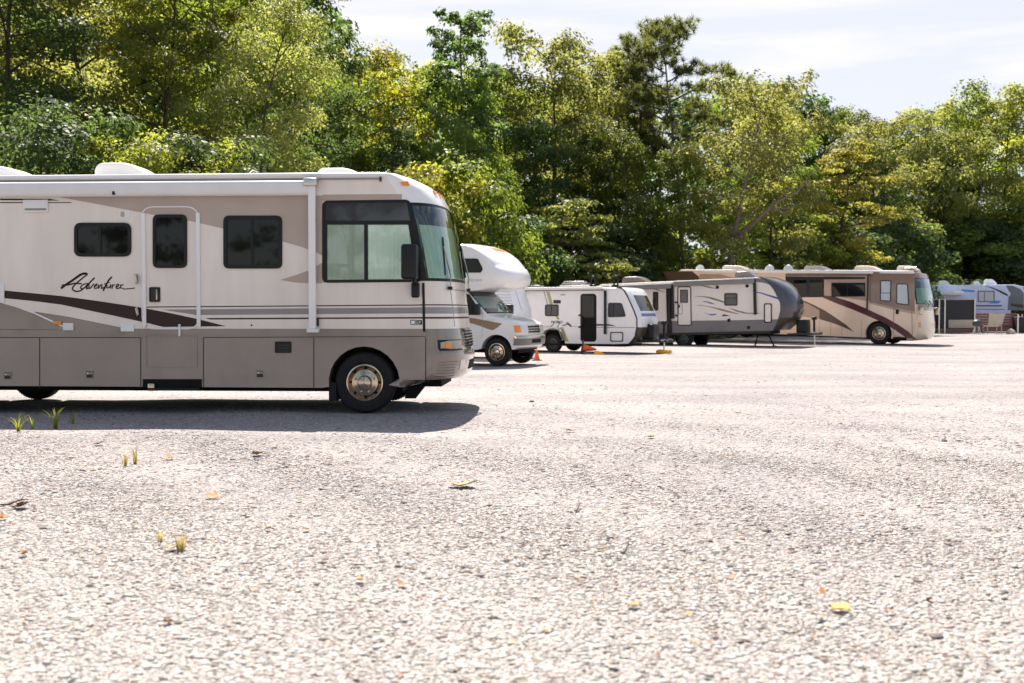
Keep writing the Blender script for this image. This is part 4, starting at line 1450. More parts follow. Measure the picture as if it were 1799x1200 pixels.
    # two rolled awnings and their arms
    def awning(pa, pb, m, arms):
        (xa, za), (xb, zb_) = V.side(*pa), V.side(*pb)
        b = MB()
        b.box(xa, xb, -hw - .17, -hw - .02, min(za, zb_) - .20, min(za, zb_), m, .05)
        b.box(xa, xb, -hw - .15, -hw - .005, min(za, zb_), min(za, zb_) + .05, 'awning_white', .015)
        o = b.build('awning', V.root)
        for p, q in arms:
            b = MB()
            (x0, z0), (x1, z1) = V.side(*p), V.side(*q)
            b.box(x0, x1, -hw - .13, -hw - .02, min(z0, z1), max(z0, z1), 'black_trim', .012)
            b.build('arm', o)
    awning((1184.5, 496), (1327, 489), 'awning_grey', (((1181, 560), (1184, 500)), ((1325.5, 553), (1328.5, 489))))
    awning((1040, 503.5), (1181, 499), 'awning_grey', (((1173.5, 585), (1178.5, 500)),))
    ac_unit(V, V.side(1290, 487, -.4)[0], V.side(1327, 487, -.4)[0], zt - .03, zt + .33, 'charcoal_skirt')
    ac_unit(V, V.side(1092, 495, -.4)[0], V.side(1136, 495, -.4)[0], zt - .03, zt + .33, 'charcoal_skirt')
    # stabiliser jacks
    for x0, x1 in ((-.22, -.42), (.12, .42)):
        b = MB()
        b.tube([(x0, -.8, zb - .05), (x1, -.8, .03)], .035, 'black_trim', 6)
        b.box(x1 - .09, x1 + .09, -.9, -.7, .0, .03, 'black_trim')
        b.build('stabiliser_jack', V.root)
    hitch(V, .95, 2.15, .50, .6, foot=.02)
    return V
swoosh_trailer()

# ------------------------------------------------------------------ long diesel coach behind
def coach():
    V = Veh('motorhome', 'long cream and brown coach motorhome with maroon stripe and three roof air conditioners', 'motorhome', 1543, 605.5, 35, 1.27, pitch=1.5, D=49.7)
    hw = 1.27
    zt = V.side(1543, 474.5)[1]
    fr = [(1.85, .28, 1, 0), (1.98, .42, 1, 0), (2.04, .7, 1, 0), (2.02, 1.1, 1, 0), (1.97, 1.5, 1, 0), (1.94, 1.72, 1, 0), (1.90, 2.1, 1, 0), (1.82, 2.6, 1, 0), (1.72, 3.0, 1, 0), (1.68, 3.1, 1, 0), (1.60, 3.3, .9, .1), (1.42, zt - .1, .7, .5), (1.1, zt, .3, 1)]
    n = len(fr)
    bot = [(1.4, .26, .4, 0), (1.0, .27, 0, 0)] + [(x, z, 0, 0) for x, z in arch(0, .50, .60, .30)] + [(-7.0, .30, 0, 0)] + [(x, z, 0, 0) for x, z in arch(-7.4, .5, .6, .30)]
    outline = fr + [(-10.1, zt, 0, 1), (-10.3, zt - .15, 0, .3), (-10.3, .32, 0, 0)] + bot[::-1]
    sh = Shell(outline, hw, .42, 2.5, .06)
    sf = Shell(fr, hw, .42, 2.5, .06, front=(0, n - 2))
    b = MB()
    sh.add(b, 'coach_cream', lambda i: 'coach_brown' if 6 <= i <= 10 else ('white_gel' if i in (11, 12, 13) else 'coach_cream'))
    G = lambda u, v: (1390 + u / 6.425, 440 + v / 6.425)
    K = lambda u, v: (1500 + u / 6.67, 440 + v / 6.67)
    Q = lambda u, v: (1380 + u / 7.06, 450 + v / 7.06)
    E = lambda u, v: (1140 + u / 11.24, 455 + v / 11.24)
    dd = lambda pp, m, off=.003: V.decal(b, pp, off, m)
    dd([K(190, 250), K(715, 262), K(715, 715), K(560, 690), K(440, 660), K(300, 628), K(180, 605)], 'coach_brown')
    dd([K(180, 605), K(300, 628), K(440, 660), K(560, 690), K(715, 715), K(715, 745), K(560, 718), K(440, 688), K(300, 652), K(180, 622)], 'coach_tan', .0035)
    dd([Q(478, 250), Q(1000, 255), Q(1060, 260), Q(1060, 560), Q(900, 540), Q(640, 505), Q(478, 485)], 'coach_tan')
    dd([Q(0, 215), Q(1060, 215), Q(1060, 252), Q(0, 250)], 'coach_brown')
    dd([Q(0, 252), Q(990, 258), Q(990, 285), Q(478, 290), Q(478, 495), Q(440, 510), Q(120, 512), Q(60, 400), Q(0, 320)], 'navy_trim', .004)
    dd([Q(440, 505), Q(470, 485), Q(600, 500), Q(830, 575), Q(1000, 650), Q(1129, 710), K(380, 790), K(520, 870), K(640, 950), K(740, 1050), K(600, 1015), K(480, 930), K(330, 840), Q(1129, 790), Q(980, 725), Q(800, 650), Q(640, 590)], 'maroon')
    dd([Q(140, 540), Q(220, 548), Q(340, 600), Q(480, 670), Q(620, 760), Q(750, 850), Q(850, 942), Q(730, 885), Q(600, 835), Q(420, 780), Q(140, 740)], 'chocolate')
    dd([Q(140, 545), Q(280, 590), Q(420, 670), Q(420, 780), Q(140, 740)], 'coach_tan', .004)
    dd([E(270, 248), E(850, 240), E(990, 350), E(1000, 420), E(380, 420)], 'chocolate')
    dd([E(1000, 300), E(1230, 300), E(1400, 300), E(1600, 350), E(1900, 400), E(1000, 420)], 'coach_tan')
    for x0, z0 in ((Q(420, 800), Q(420, 985)), (Q(560, 830), Q(560, 1000)), (Q(700, 870), Q(700, 1005)), (Q(940, 800), Q(940, 1010))):
        dd([(x0[0] - .3, x0[1]), (x0[0] + .3, x0[1]), (z0[0] + .3, z0[1]), (z0[0] - .3, z0[1])], 'coach_tan', .005)
    for pp in ([Q(150, 500), Q(258, 505), Q(258, 295), Q(100, 295)], [Q(300, 505), Q(460, 500), Q(460, 295), Q(300, 295)]):
        dd(pp, 'dark_pane', .007)
    b.build('body', V.root)
    V.window([Q(570, 505), Q(990, 500), Q(990, 330), Q(570, 330)], .05, .04, pane='dark_pane', mull=(.48,))
    w = V.window([K(308, 592), K(435, 600), K(440, 352), K(310, 350)], .06, .04, pane='silver_shade', hor=(.4,))
    b = MB()
    P = V.pts([K(462, 1000), K(690, 1040), K(675, 330), K(470, 345)])
    b.ring(rpoly(P, .12), rpoly(inset(P, .02), .1), -hw - .002, -hw - .012, 'coach_brown')
    dr = b.build('door', V.root)
    w = V.window([K(495, 625), K(650, 645), K(635, 388), K(500, 388)], .08, .04, pane='silver_shade')
    w.parent = dr
    b = MB()
    x, z = V.side(*K(505, 717))
    b.box(x - .05, x + .09, -hw - .03, -hw - .002, z - .11, z + .1, 'black_trim', .02)
    b.build('handle', dr)
    # front: windscreen, lamps, wipers, mirrors
    b = MB()
    b.patch(sf.front, sf.arc(-.985, .985, 41), [1.88, 2.3, 2.7, 3.08], .006, 'black_trim', .004)
    ws = b.build('windshield', V.root)
    b = MB()
    b.patch(sf.front, sf.arc(-.96, .96, 41), [1.93, 2.2, 2.62], .010, 'green_shade', .003)
    b.build('curtain', ws)
    b = MB()
    b.patch(sf.front, sf.arc(-.965, .965, 41), [1.91, 2.3, 2.7, 3.05], .018, 'wind_glass', .002)
    b.build('pane', ws)
    b = MB()
    b.patch(sf.front, lin(-.3, .3, 5), [1.94, 2.05, 2.3], .014, 'silver_shade', .003)
    b.build('windscreen_card', ws)
    b = MB()
    b.patch(sf.front, sf.arc(-.95, .95, 31), [1.62, 1.7, 1.86], .01, 'coach_brown', .01)
    b.build('nose_band', V.root)
    for sg in (-1, 1):
        b = MB()
        b.patch(sf.front, [sg * y for y in lin(.72, 1.16, 8)], [.85, .95, 1.10], .012, 'lamp_lens', .02)
        h = b.build('headlight', V.root)
        b = MB()
        b.patch(sf.front, [sg * y for y in lin(1.17, 1.235, 5)], [.85, .95, 1.08], .014, 'amber', .02)
        b.build('turn_signal', h)
        b = MB()
        P0 = sf.front(sg * 1.0, 3.05)
        p = [Vector((1.3, sg * 1.22, 2.95)), Vector((1.95, sg * 1.6, 3.0)), Vector((2.0, sg * 1.62, 2.7))]
        b.tube([sf.front(sg * 1.2, 1.75), sf.front(sg * 1.2, 1.72) + Vector((.16, sg * .14, .0)), sf.front(sg * 1.2, 1.72) + Vector((.2, sg * .2, -.12))], .03, 'alloy')
        c = sf.front(sg * 1.2, 1.72) + Vector((.2, sg * .22, -.12))
        b.box(c.x - .07, c.x + .07, c.y - .12, c.y + .12, c.z - .18, c.z + .16, 'chrome', .04)
        b.build('mirror', V.root)
    for y in (-.75, .0, .75):
        b = MB()
        b.patch(sf.front, lin(y - .09, y + .09, 4), [3.16, 3.19, 3.22], .02, 'amber', .03)
        b.build('marker_light', V.root)
    for y in (-.35, .35):
        b = MB()
        p = sf.front(y, 1.78)
        b.tube([p + Vector((.03, 0, 0)), p + Vector((.06, -.2, .12)), p + Vector((.0, -.55, .28))], .018, 'black_trim', 6)
        b.build('wiper', V.root)
    # roof, awning, arms
    for a, c_, y in ((1268, 1313, -.38), (1412, 1455, -.38), (1500, 1545, -.38), (1576, 1612, -.3)):
        ac_unit(V, V.side(a, 472, y)[0], V.side(c_, 472, y)[0], zt - .03, zt + .24, 'cover_tan')
    for px in (1230, 1352, 1385):
        b = MB()
        x = V.side(px, 470, 0)[0]
        b.lathe([(.001, -.1), (.22, -.06), (.25, 0), (.22, .06), (.001, .1)], (x, 0, zt + .04), 'white_plastic', 16)
        b.build('roof_dome', V.root)
    b = MB()
    for x in (1.0, 1.22):
        b.tube([(x - .16, -.5, zt + .12), (x + .14, -.5, zt + .12)], [.04, .085], 'chrome', 10)
    b.build('air_horn', V.root)
    b = MB()
    xa, xb = V.side(1300, 478)[0], V.side(1535, 478)[0]
    (_, za), (_, zb2) = V.side(1450, 474.5), V.side(1450, 480.5)
    b.box(xa - 1.9, xb, -hw - .16, -hw - .005, zb2, za, 'awning_white', .04)
    aw = b.build('awning', V.root)
    b = MB()
    (x0, z0), (x1, z1) = V.side(1522.5, 544), V.side(1527, 482)
    b.box(x0, x1, -hw - .10, -hw - .006, z0, z1, 'seam_dark', .015)
    b.build('arm', aw)
    b = MB()
    (x0, z0), (x1, z1) = V.side(1546, 480.5), V.side(1606, 477)
    b.box(x0, x1, -hw - .12, -hw - .005, z1 - .10, z1 + .03, 'awning_white', .03)
    b.build('door_awning', V.root)
    b = MB()
    b.box(-10.2, 1.4, -.95, .95, .22, .34, 'under_black')
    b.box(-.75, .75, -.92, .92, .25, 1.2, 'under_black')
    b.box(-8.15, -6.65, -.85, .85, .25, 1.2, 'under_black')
    b.build('chassis', V.root)
    (x0, z0), (x1, z1) = V.side(*K(460, 1050)), V.side(*K(620, 1018))
    b = MB()
    b.box(x0, x1, -hw - .05, -hw + .3, z0, z1, 'under_black', .02)
    b.build('entry_step', V.root)
    for s in (-1, 1):
        wheel(V.root, 0, .51, s * (hw - .04), .51, .30, s, 10, .28)
        wheel(V.root, -7.4, .51, s * (hw - .06), .51, .30, s, 10, .28)
coach()

# ------------------------------------------------------------------ fifth wheel and yard clutter at far right
def fifth_wheel():
    V = Veh('travel_trailer', 'lavender grey fifth wheel trailer with blue flashes and dark nose at far right', 'travel trailer', 1700, 583.5, 14, 1.22, D=80)
    hw = 1.22
    zt = V.side(1740, 500)[1]
    zmid = V.side(1790, 545)[1]
    xf = V.side(1822, 530)[0]
    xs = V.side(1776, 545)[0]
    fr = [(xf - .3, zmid, .4, 0), (xf + .1, zmid + .25, 1, 0), (xf + .12, zmid + .7, 1, 0), (xf - .35, zt - .5, 1, 0), (xf - .8, zt - .15, .8, .3), (xf - 1.5, zt, .2, 1)]
    outline = fr + [(-6.5, zt, 0, 1), (-6.5, .6, 0, 0), (xs, .6, 0, 0), (xs, zmid, 0, 0)]
    sh = Shell(outline, hw, .3, 2.4, .08)
    sf = Shell(fr, hw, .3, 2.4, .08, front=(0, 5))
    b = MB()
    sh.add(b, 'lavender_side')
    N = lambda u, v: (1660 + u / 12, 500 + v / 12)
    dd = lambda pp, m, off=.004: V.decal(b, pp, off, m)
    dd([N(850, 30), N(1000, 60), N(1180, 130), N(1320, 200), N(1330, 250), N(1200, 185), N(1050, 105)], 'navy_trim')
    dd([N(1280, 20), N(1420, 20), N(1600, 100), N(1668, 180), N(1668, 540), N(1320, 540), N(1340, 260), N(1390, 200)], 'slate_cap')
    dd([N(1390, 400), N(1668, 420), N(1668, 500), N(1390, 450)], 'cap_bronze', .006)
    dd([N(560, 435), N(1200, 435), N(1200, 462), N(560, 458)], 'navy_trim')
    dd([N(350, 100), N(620, 120), N(640, 160), N(430, 150), N(340, 125)], 'bright_blue')
    dd([N(900, 400), N(1080, 335), N(1190, 345), N(1130, 400)], 'bright_blue')
    dd([N(560, 510), N(1250, 515), N(1250, 530), N(560, 525)], 'blue_graphic')
    b.build('body', V.root)
    V.window([N(690, 370), N(1050, 370), N(1050, 130), N(690, 130)], .05, .08, pane='silver_shade', mull=(.4,), frame='slate_cap')
    b = MB()
    b.patch(sf.front, sf.arc(-1, 1, 21), [zmid + .26, zmid + .7, zt - .52, zt - .2], .012, 'slate_cap', .01)
    b.build('front_cap', V.root)
    for a, c_, hgt in ((1649, 1670, .35), (1712, 1724, .3), (1731, 1752, .42)):
        ac_unit(V, V.side(a, 500, -.4)[0], V.side(c_, 500, -.4)[0], zt - .03, zt + hgt, 'white_gel')
    b = MB()
    (x0, z0), (x1, z1) = V.side(1640, 519), V.side(1690, 513)
    b.box(x0, x1, -hw - .9, -hw - .005, z0, z1, 'awning_white', .04)
    b.build('awning', V.root)
    b = MB()
    for x in (.2, 1.1):
        b.box(x - .1, x + .1, -.9, .9, .0, .62, 'under_black')
    b.box(-6, xs - .1, -1.0, 1.0, .4, .62, 'under_black')
    b.build('chassis', V.root)
    for x in (-3.6, -4.5):
        wheel(V.root, x, .4, -hw + .02, .4, .22, -1, 8, .25, 'alloy', 'alloy')
    return V
fifth_wheel()

def place(name, label, cat, px, py, yaw=0, D=None, group=None):
    g = ground(px, py) if D is None else Vector(((px - 899.5) / FPX * D, D, 0))
    return tag(empty(name, Matrix.Translation((g.x, g.y, 0)) @ Matrix.Rotation(R(yaw), 4, 'Z')), label, cat, group), g

def yard():
    D = 74
    s = FPX / D
    # dark slide-out shelter: tall black box with pale lower boards
    t, g = place('camping_shelter', 'tall black screened camping shelter with a pale lower panel beside the coach nose', 'shelter', 1668, 0, -8, D=76)
    b = MB()
    b.box(-.9, 1.5, -.7, .7, .35, 2.35, 'black_mesh', .04)
    b.build('screen_wall', t)
    b = MB()
    b.box(-.25, 1.48, -.75, -.705, .38, .95, 'tan_canvas', .02)
    b.build('lower_panel', t)
    for x in (-.88, -.5, 1.48):
        b = MB()
        b.box(x - .04, x + .04, -.78, -.71, .0, 2.4, 'alloy')
        b.build('frame_post', t)
    b = MB()
    b.box(-.9, 1.5, -.7, .7, .10, .345, 'wood_slats', .02)
    b.build('floor_frame', t)
    # wooden skirting boards under the overhang
    t, g = place('slatted_fence', 'low brown wooden slat fence standing under the fifth wheel overhang', 'fence', 1752, 0, -6, D=77)
    for k in range(7):
        b = MB()
        b.box(-1.7, 1.35, -.03, .03, .10 + k * .19, .26 + k * .19, 'wood_slats', .01)
        b.build('slat', t)
    for x in (-1.6, 0, 1.25):
        b = MB()
        b.box(x - .05, x + .05, .035, .12, .0, 1.42, 'wood_slats')
        b.build('post', t)
    # beige canvas sling chair seen from its back
    t, g = place('camp_chair', 'tall beige canvas camp chair standing in front of the slatted fence', 'chair', 1748, 0, 12, D=D)
    b = MB()
    G = []
    for i, z in enumerate(lin(.55, 1.38, 9)):
        row = []
        for j, x in enumerate(lin(-.62, .62, 9)):
            sag = .10 * (1 - (x / .62) ** 2)
            row.append((x * (.86 + .16 * i / 8) + .10 * i / 8, sag - .12 * i / 8, z + .05 * (x / .62) ** 2))
        G.append(row)
    b.grid(G, 'tan_canvas')
    b.grid([[(p[0], p[1] + .03, p[2]) for p in r] for r in G], 'tan_canvas')
    b.build('backrest', t)
    b = MB()
    b.box(-.55, .55, .0, .5, .50, .54, 'tan_canvas', .01)
    b.build('seat', t)
    for x, y in ((-.58, -.02), (.5, -.02), (-.55, .5), (.5, .5)):
        b = MB()
        b.tube([(x, y, 0), (x, y, .62)], .03, 'tan_canvas', 6)
        b.build('leg', t)
    # portable grill
    t, g = place('charcoal_grill', 'small dark kettle grill on legs to the left of the beige camp chair', 'grill', 1717, 0, 0, D=D - 1)
    b = MB()
    vs = [(.33 * math.sin(a), .9 + .26 * math.cos(a) - .26) for a in lin(0, math.pi, 14)]
    P = [[(r * math.cos(q), r * math.sin(q), z + .1) for q in lin(0, 2 * math.pi, 20)] for r, z in vs]
    b.grid(P, 'steel_dark')
    b.build('kettle', t)
    b = MB()
    b.tube([(-.1, 0, 1.0), (-.1, 0, 1.08), (.1, 0, 1.08), (.1, 0, 1.0)], .02, 'alloy', 6)
    b.build('handle', t)
    for a in (0.4, 2.5, 4.6):
        b = MB()
        b.tube([(.15 * math.cos(a), .15 * math.sin(a), .55), (.3 * math.cos(a), .3 * math.sin(a), 0)], .025, 'alloy', 6)
        b.build('leg', t)
    # black utility box trailer at the frame edge
    t, g = place('cargo_box', 'dark charcoal cargo box with a pale corner post at the right frame edge', 'cargo box', 1806, 0, -4, D=76.5)
    b = MB()
    b.box(-.95, 1.6, -.8, .8, .05, 1.15, 'black_mesh', .03)
    b.build('box', t)
    b = MB()
    b.box(-1.06, -.97, -.85, -.75, 0, 1.35, 'alloy')
    b.build('corner_post', t)
    # rock
    bm = bmesh.new()
    bmesh.ops.create_icosphere(bm, subdivisions=3, radius=1)
    rr = random.Random(4)
    for v in bm.verts:
        k = 1 + .12 * math.sin(v.co.x * 5 + 1) * math.cos(v.co.y * 4) + rr.uniform(-.03, .03)
        v.co = Vector((v.co.x * .30 * k, v.co.y * .25 * k, max(-.02, v.co.z * .24 * k + .1)))
    me = bpy.data.meshes.new('boulder')
    bm.to_mesh(me)
    bm.free()
    me.materials.append(MATS['tan_canvas'])
    o = tag(link('boulder', me), 'small pale tan boulder at the foot of the slatted fence', 'boulder')
    o.location = ((1776 - 899.5) / FPX * 73.5, 73.5, 0)
yard()

# ------------------------------------------------------------------ cones and blocks
def cone_mesh():
    b = MB()
    n = 28
    pr = [(.155, .035), (.15, .05), (.118, .16), (.085, .30), (.05, .45), (.032, .52), (.028, .525), (.02, .50)]
    vs = [[(r * math.cos(2 * math.pi * k / n), r * math.sin(2 * math.pi * k / n), z) for k in range(n + 1)] for r, z in pr]
    b.grid(vs, 'orange_plastic')
    return b
def cones():
    t, g = place('traffic_cone', 'orange traffic cone standing beside the camper van front bumper', 'traffic cone', 943, 0, 0, D=33.4)
    cone_mesh().build('cone', t)
    b = MB()
    b.box(-.24, .24, -.24, .24, 0, .035, 'black_rubber', .012)
    b.build('base', t)
    t.matrix_basis = t.matrix_basis @ Matrix.Scale(.64, 4)
    t2, g = place('traffic_cone', 'orange traffic cone lying on its side under the small white trailer', 'traffic cone', 1022, 0, 0, D=38.3)
    cone_mesh().build('cone', t2)
    b = MB()
    b.box(-.25, .25, -.25, .25, 0, .035, 'black_rubber', .012)
    b.build('base', t2)
    t2.matrix_basis = Matrix.Translation((g.x, g.y, .24)) @ Matrix.Rotation(R(98), 4, 'Y')
    t3, g = place('wheel_chock', 'yellow plastic wedge lying in front of the fallen orange cone', 'wheel chock', 1053, 0, 0, D=37.9)
    b = MB()
    b.prism([(-.18, 0), (.2, 0), (.17, .05), (-.05, .14), (-.16, .13)], -.1, .1, 'yellow_plastic')
    b.build('wedge', t3)
    g = SMALL.M @ Vector((3.97, 0, 0))
    t4 = tag(empty('levelling_block', Matrix.Translation((g.x, g.y, 0)) @ Matrix.Rotation(R(-22), 4, 'Z')), 'yellow plastic block under the jack of the small white trailer', 'block')
    b = MB()
    b.box(-.26, .26, -.2, .2, 0, .10, 'yellow_plastic', .02)
    for k in range(4):
        b.box(-.22 + k * .12, -.14 + k * .12, -.17, .17, .10, .125, 'yellow_plastic', .008)
    b.build('pad', t4)
cones()

# ------------------------------------------------------------------ woods
def leaf_material(name, front, back, glow, shine=0.3):
    """leaf skin: dull green upper side, light coming through, a little wax gloss; every leaf and tree differs"""
    m, nt, p = base_mat(name)
    L = nt.links.new
    out = nt.nodes['Material Output']
    g = node(nt, 'ShaderNodeNewGeometry')
    oi = node(nt, 'ShaderNodeObjectInfo')
    def vary(c1, c2, hue):
        r = node(nt, 'ShaderNodeValToRGB')
        r.color_ramp.elements[0].color, r.color_ramp.elements[1].color = (*c1, 1), (*c2, 1)
        L(g.outputs['Random Per Island'], r.inputs['Fac'])
        h = node(nt, 'ShaderNodeHueSaturation')
        mr = node(nt, 'ShaderNodeMapRange')
        mr.inputs['To Min'].default_value, mr.inputs['To Max'].default_value = .5 - hue, .5 + hue
        L(oi.outputs['Random'], mr.inputs['Value'])
        L(mr.outputs[0], h.inputs['Hue'])
        mv = node(nt, 'ShaderNodeMapRange')
        mv.inputs['To Min'].default_value, mv.inputs['To Max'].default_value = .82, 1.18
        L(oi.outputs['Random'], mv.inputs['Value'])
        L(mv.outputs[0], h.inputs['Value'])
        L(r.outputs['Color'], h.inputs['Color'])
        return h.outputs['Color']
    L(vary(front, back, .012), p.inputs['Base Color'])
    p.inputs['Roughness'].default_value = .5
    p.inputs['Specular IOR Level'].default_value = shine
    t = node(nt, 'ShaderNodeBsdfTranslucent')
    L(vary([c * .88 for c in glow], [min(1, c * 1.14) for c in glow], .010), t.inputs['Color'])
    a = node(nt, 'ShaderNodeMixShader')
    a.inputs['Fac'].default_value = .55
    L(p.outputs[0], a.inputs[1])
    L(t.outputs[0], a.inputs[2])
    L(a.outputs[0], out.inputs['Surface'])
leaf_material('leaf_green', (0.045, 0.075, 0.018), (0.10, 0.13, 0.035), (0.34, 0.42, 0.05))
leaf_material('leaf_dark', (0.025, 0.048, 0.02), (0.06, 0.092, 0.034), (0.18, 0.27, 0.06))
leaf_material('leaf_yellow', (0.09, 0.105, 0.02), (0.17, 0.165, 0.035), (0.57, 0.58, 0.06))
leaf_material('leaf_olive', (0.065, 0.09, 0.028), (0.13, 0.145, 0.05), (0.45, 0.46, 0.10))
leaf_material('needles', (0.03, 0.048, 0.022), (0.065, 0.085, 0.03), (0.24, 0.27, 0.06), .3)
mat('bark', (0.075, 0.058, 0.045), 0.9, spec=.2, var=.35, nscale=6, bump=.6, bscale=14, stretch=(1, 1, .25))
mat('bark_pale', (0.16, 0.125, 0.10), 0.9, spec=.2, var=.3, nscale=6, bump=.5, bscale=14, stretch=(1, 1, .25))

def leaves(r, cen, rad, nor, n_per, size, flat, aspect=.62, droop=.0):
    """leaf faces spread through clumps: cen (k,3), rad (k,), nor (k,3) outward lean of each clump"""
    k = len(cen)
    N = k * n_per
    ci = np.repeat(np.arange(k), n_per)
    d = r.normal(size=(N, 3))
    d /= np.linalg.norm(d, axis=1)[:, None]
    rr = r.random(N) ** .45
    off = d * (rr * rad[ci])[:, None]
    off[:, 2] *= flat
    off[:, 2] -= droop * (np.hypot(off[:, 0], off[:, 1]) ** 2) / np.maximum(rad[ci], .1)
    pos = cen[ci] + off
    n = .6 * d + .5 * nor[ci] + np.array([0, 0, .5]) + .36 * r.normal(size=(N, 3))
    n /= np.linalg.norm(n, axis=1)[:, None]
    t = np.cross(n, r.normal(size=(N, 3)))
    t /= np.linalg.norm(t, axis=1)[:, None]
    b = np.cross(n, t)
    s = size * (.65 + .7 * r.random(N))[:, None]
    P0, P2 = pos - t * s * .5, pos + t * s * .5 - n * s * .08
    P1, P3 = pos + b * s * .5 * aspect + n * s * .1, pos - b * s * .5 * aspect + n * s * .1
    V = np.stack([P0, P1, P2, P3], 1).reshape(-1, 3)
    F = np.arange(N * 4).reshape(-1, 4)
    return V, F

def tubes(polys, n=6):
    Vs, Fs, o = [], [], 0
    for pts, r0, r1 in polys:
        pts = np.asarray(pts, float)
        k = len(pts)
        rr = np.linspace(r0, r1, k)
        tan = np.gradient(pts, axis=0)
        tan /= np.linalg.norm(tan, axis=1)[:, None] + 1e-9
        ref = np.where(np.abs(tan[:, 2:3]) > .9, np.array([[1., 0, 0]]), np.array([[0, 0, 1.]]))
        a = np.cross(tan, ref)
        a /= np.linalg.norm(a, axis=1)[:, None] + 1e-9
        b = np.cross(tan, a)
        th = np.arange(n) * 2 * math.pi / n
        V = pts[:, None] + rr[:, None, None] * (a[:, None] * np.cos(th)[None, :, None] + b[:, None] * np.sin(th)[None, :, None])
        Vs.append(V.reshape(-1, 3))
        i = (np.arange(k - 1)[:, None] * n + np.arange(n)[None]).ravel()
        j = (np.arange(k - 1)[:, None] * n + (np.arange(n)[None] + 1) % n).ravel()
        Fs.append(np.stack([i, j, j + n, i + n], -1) + o)
        o += k * n
    return np.concatenate(Vs), np.concatenate(Fs)

def tree_parts(seed, h=18.0, cr=4.2, base=.12, kind='broad', clump=.85, n_per=70, leaf=.2, limbs=26, lean=(0, 0), tr=.22, flat=.62, dens=1.9, extra=()):
    """returns (wood V,F), (leaf V,F) for one tree standing at the origin"""
    r = np.random.default_rng(seed)
    wood = []
    zz = np.linspace(0, 1, 12)
    wob = np.cumsum(r.normal(size=(12, 2)) * .012 * h, 0) * zz[:, None]
    trunk = np.stack([wob[:, 0] + lean[0] * h * zz ** 1.5, wob[:, 1] + lean[1] * h * zz ** 1.5, zz * h * .93 - .15], 1)
    wood.append((trunk, tr, .03))
    def tp(z):
        return np.array([np.interp(z, trunk[:, 2], trunk[:, i]) for i in range(3)])
    cen, rad, nor = [], [], []
    for i in range(limbs):
        f = (i + .5 * r.random()) / limbs
        z = h * (base + (.97 - base) * f ** .9)
        if kind == 'pine':
            env = math.sqrt(max(.06, 1 - ((f - .42) / .6) ** 2))
        elif kind == 'tier':
            env = (1 - f) ** .7 * .9 + .22
        elif kind == 'bush':
            env = math.sqrt(max(0, 1 - (f * .9) ** 2))
        else:
            env = (.62 + .38 * min(1, f * 2.2)) * math.sqrt(max(0.03, 1 - max(0, (f - .42) / .6) ** 2))
        ln = cr * env * (.72 + .5 * r.random())
        az = i * 2.39996 + r.normal() * .45
        up = {'pine': .25, 'tier': .05, 'bush': .35}.get(kind, .15 + .6 * f) + r.normal() * .1
        d = np.array([math.cos(az), math.sin(az), 0])
        s = np.linspace(0, 1, 6)
        o = tp(min(z, h * .92))
        ln_sag = -.18 if kind in ('broad', 'bush') else (-.05 if kind == 'tier' else .10)
        pts = o + d * (s * ln)[:, None] + np.array([0, 0, 1]) * (s * ln * up + ln_sag * ln * s ** 2)[:, None] + np.cumsum(r.normal(size=(6, 3)) * .05 * ln * .5, 0) * s[:, None]
        wood.append((pts, max(.03, tr * .42 * (1 - .7 * f)), .012))
        m = max(3, int(round(ln * dens)))
        for q in range(m):
            u = .25 + .75 * (q + r.random()) / m
            p0 = np.array([np.interp(u, s, pts[:, j]) for j in range(3)])
            side = np.cross(d, [0, 0, 1.]) * (1 if q % 2 else -1)
            e = p0 + (side * (.5 + .5 * r.random()) + d * .35) * ln * .34 * (1.15 - u * .55) + np.array([0, 0, r.normal() * .25 + .12])
            if q % 2 == 0:
                wood.append((np.array([p0, (p0 + e) / 2 + r.normal(size=3) * .05, e]), .018, .008))
            cen.append(e)
            rad.append(clump * (.6 + .65 * r.random()))
            v = e - tp(min(e[2], h * .9))
            nor.append(v / (np.linalg.norm(v) + 1e-6))
        cen.append(pts[-1])
        rad.append(clump * .8)
        nor.append(d)
    top = trunk[-1]
    for _ in range(4):
        cen.append(top + r.normal(size=3) * [.35, .35, .3])
        rad.append(clump * .75)
        nor.append(np.array([0, 0, 1.]))
    cen, rad, nor = np.array(cen), np.array(rad), np.array(nor)
    if kind == 'pine':
        # tufts of long needles
        k = len(cen)
        tn = 7
        tc_ = np.repeat(cen, tn, 0) + r.normal(size=(k * tn, 3)) * (np.repeat(rad, tn) * .55)[:, None] * [1, 1, .5]
        nn = n_per
        N = len(tc_) * nn
        ci = np.repeat(np.arange(len(tc_)), nn)
        d = r.normal(size=(N, 3)) + [0, 0, .55]
        d /= np.linalg.norm(d, axis=1)[:, None]
        w = np.cross(d, r.normal(size=(N, 3)))
        w /= np.linalg.norm(w, axis=1)[:, None]
        ll = leaf * (.7 + .5 * r.random(N))[:, None]
        A = tc_[ci]
        V = np.stack([A + w * leaf * .06, A + d * ll + w * leaf * .03, A + d * ll - w * leaf * .03, A - w * leaf * .06], 1).reshape(-1, 3)
        LV, LF = V, np.arange(N * 4).reshape(-1, 4)
    else:
        LV, LF = leaves(r, cen, rad, nor, n_per, leaf, flat, droop=.12 if kind == 'broad' else .04)
    wood += list(extra)
    WV, WF = tubes(wood)
    return (WV, WF), (LV, LF)

PROTO = {}
def proto(key, lm, bark='bark', **kw):
    (wv, wf), (lv, lf) = tree_parts(**kw)
    PROTO[key] = (np_mesh(key + '_trunk', wv, wf, [bark], smooth=True), np_mesh(key + '_crown', lv, lf, [lm]), kw.get('h', 18.0), (wv, wf), (lv, lf))
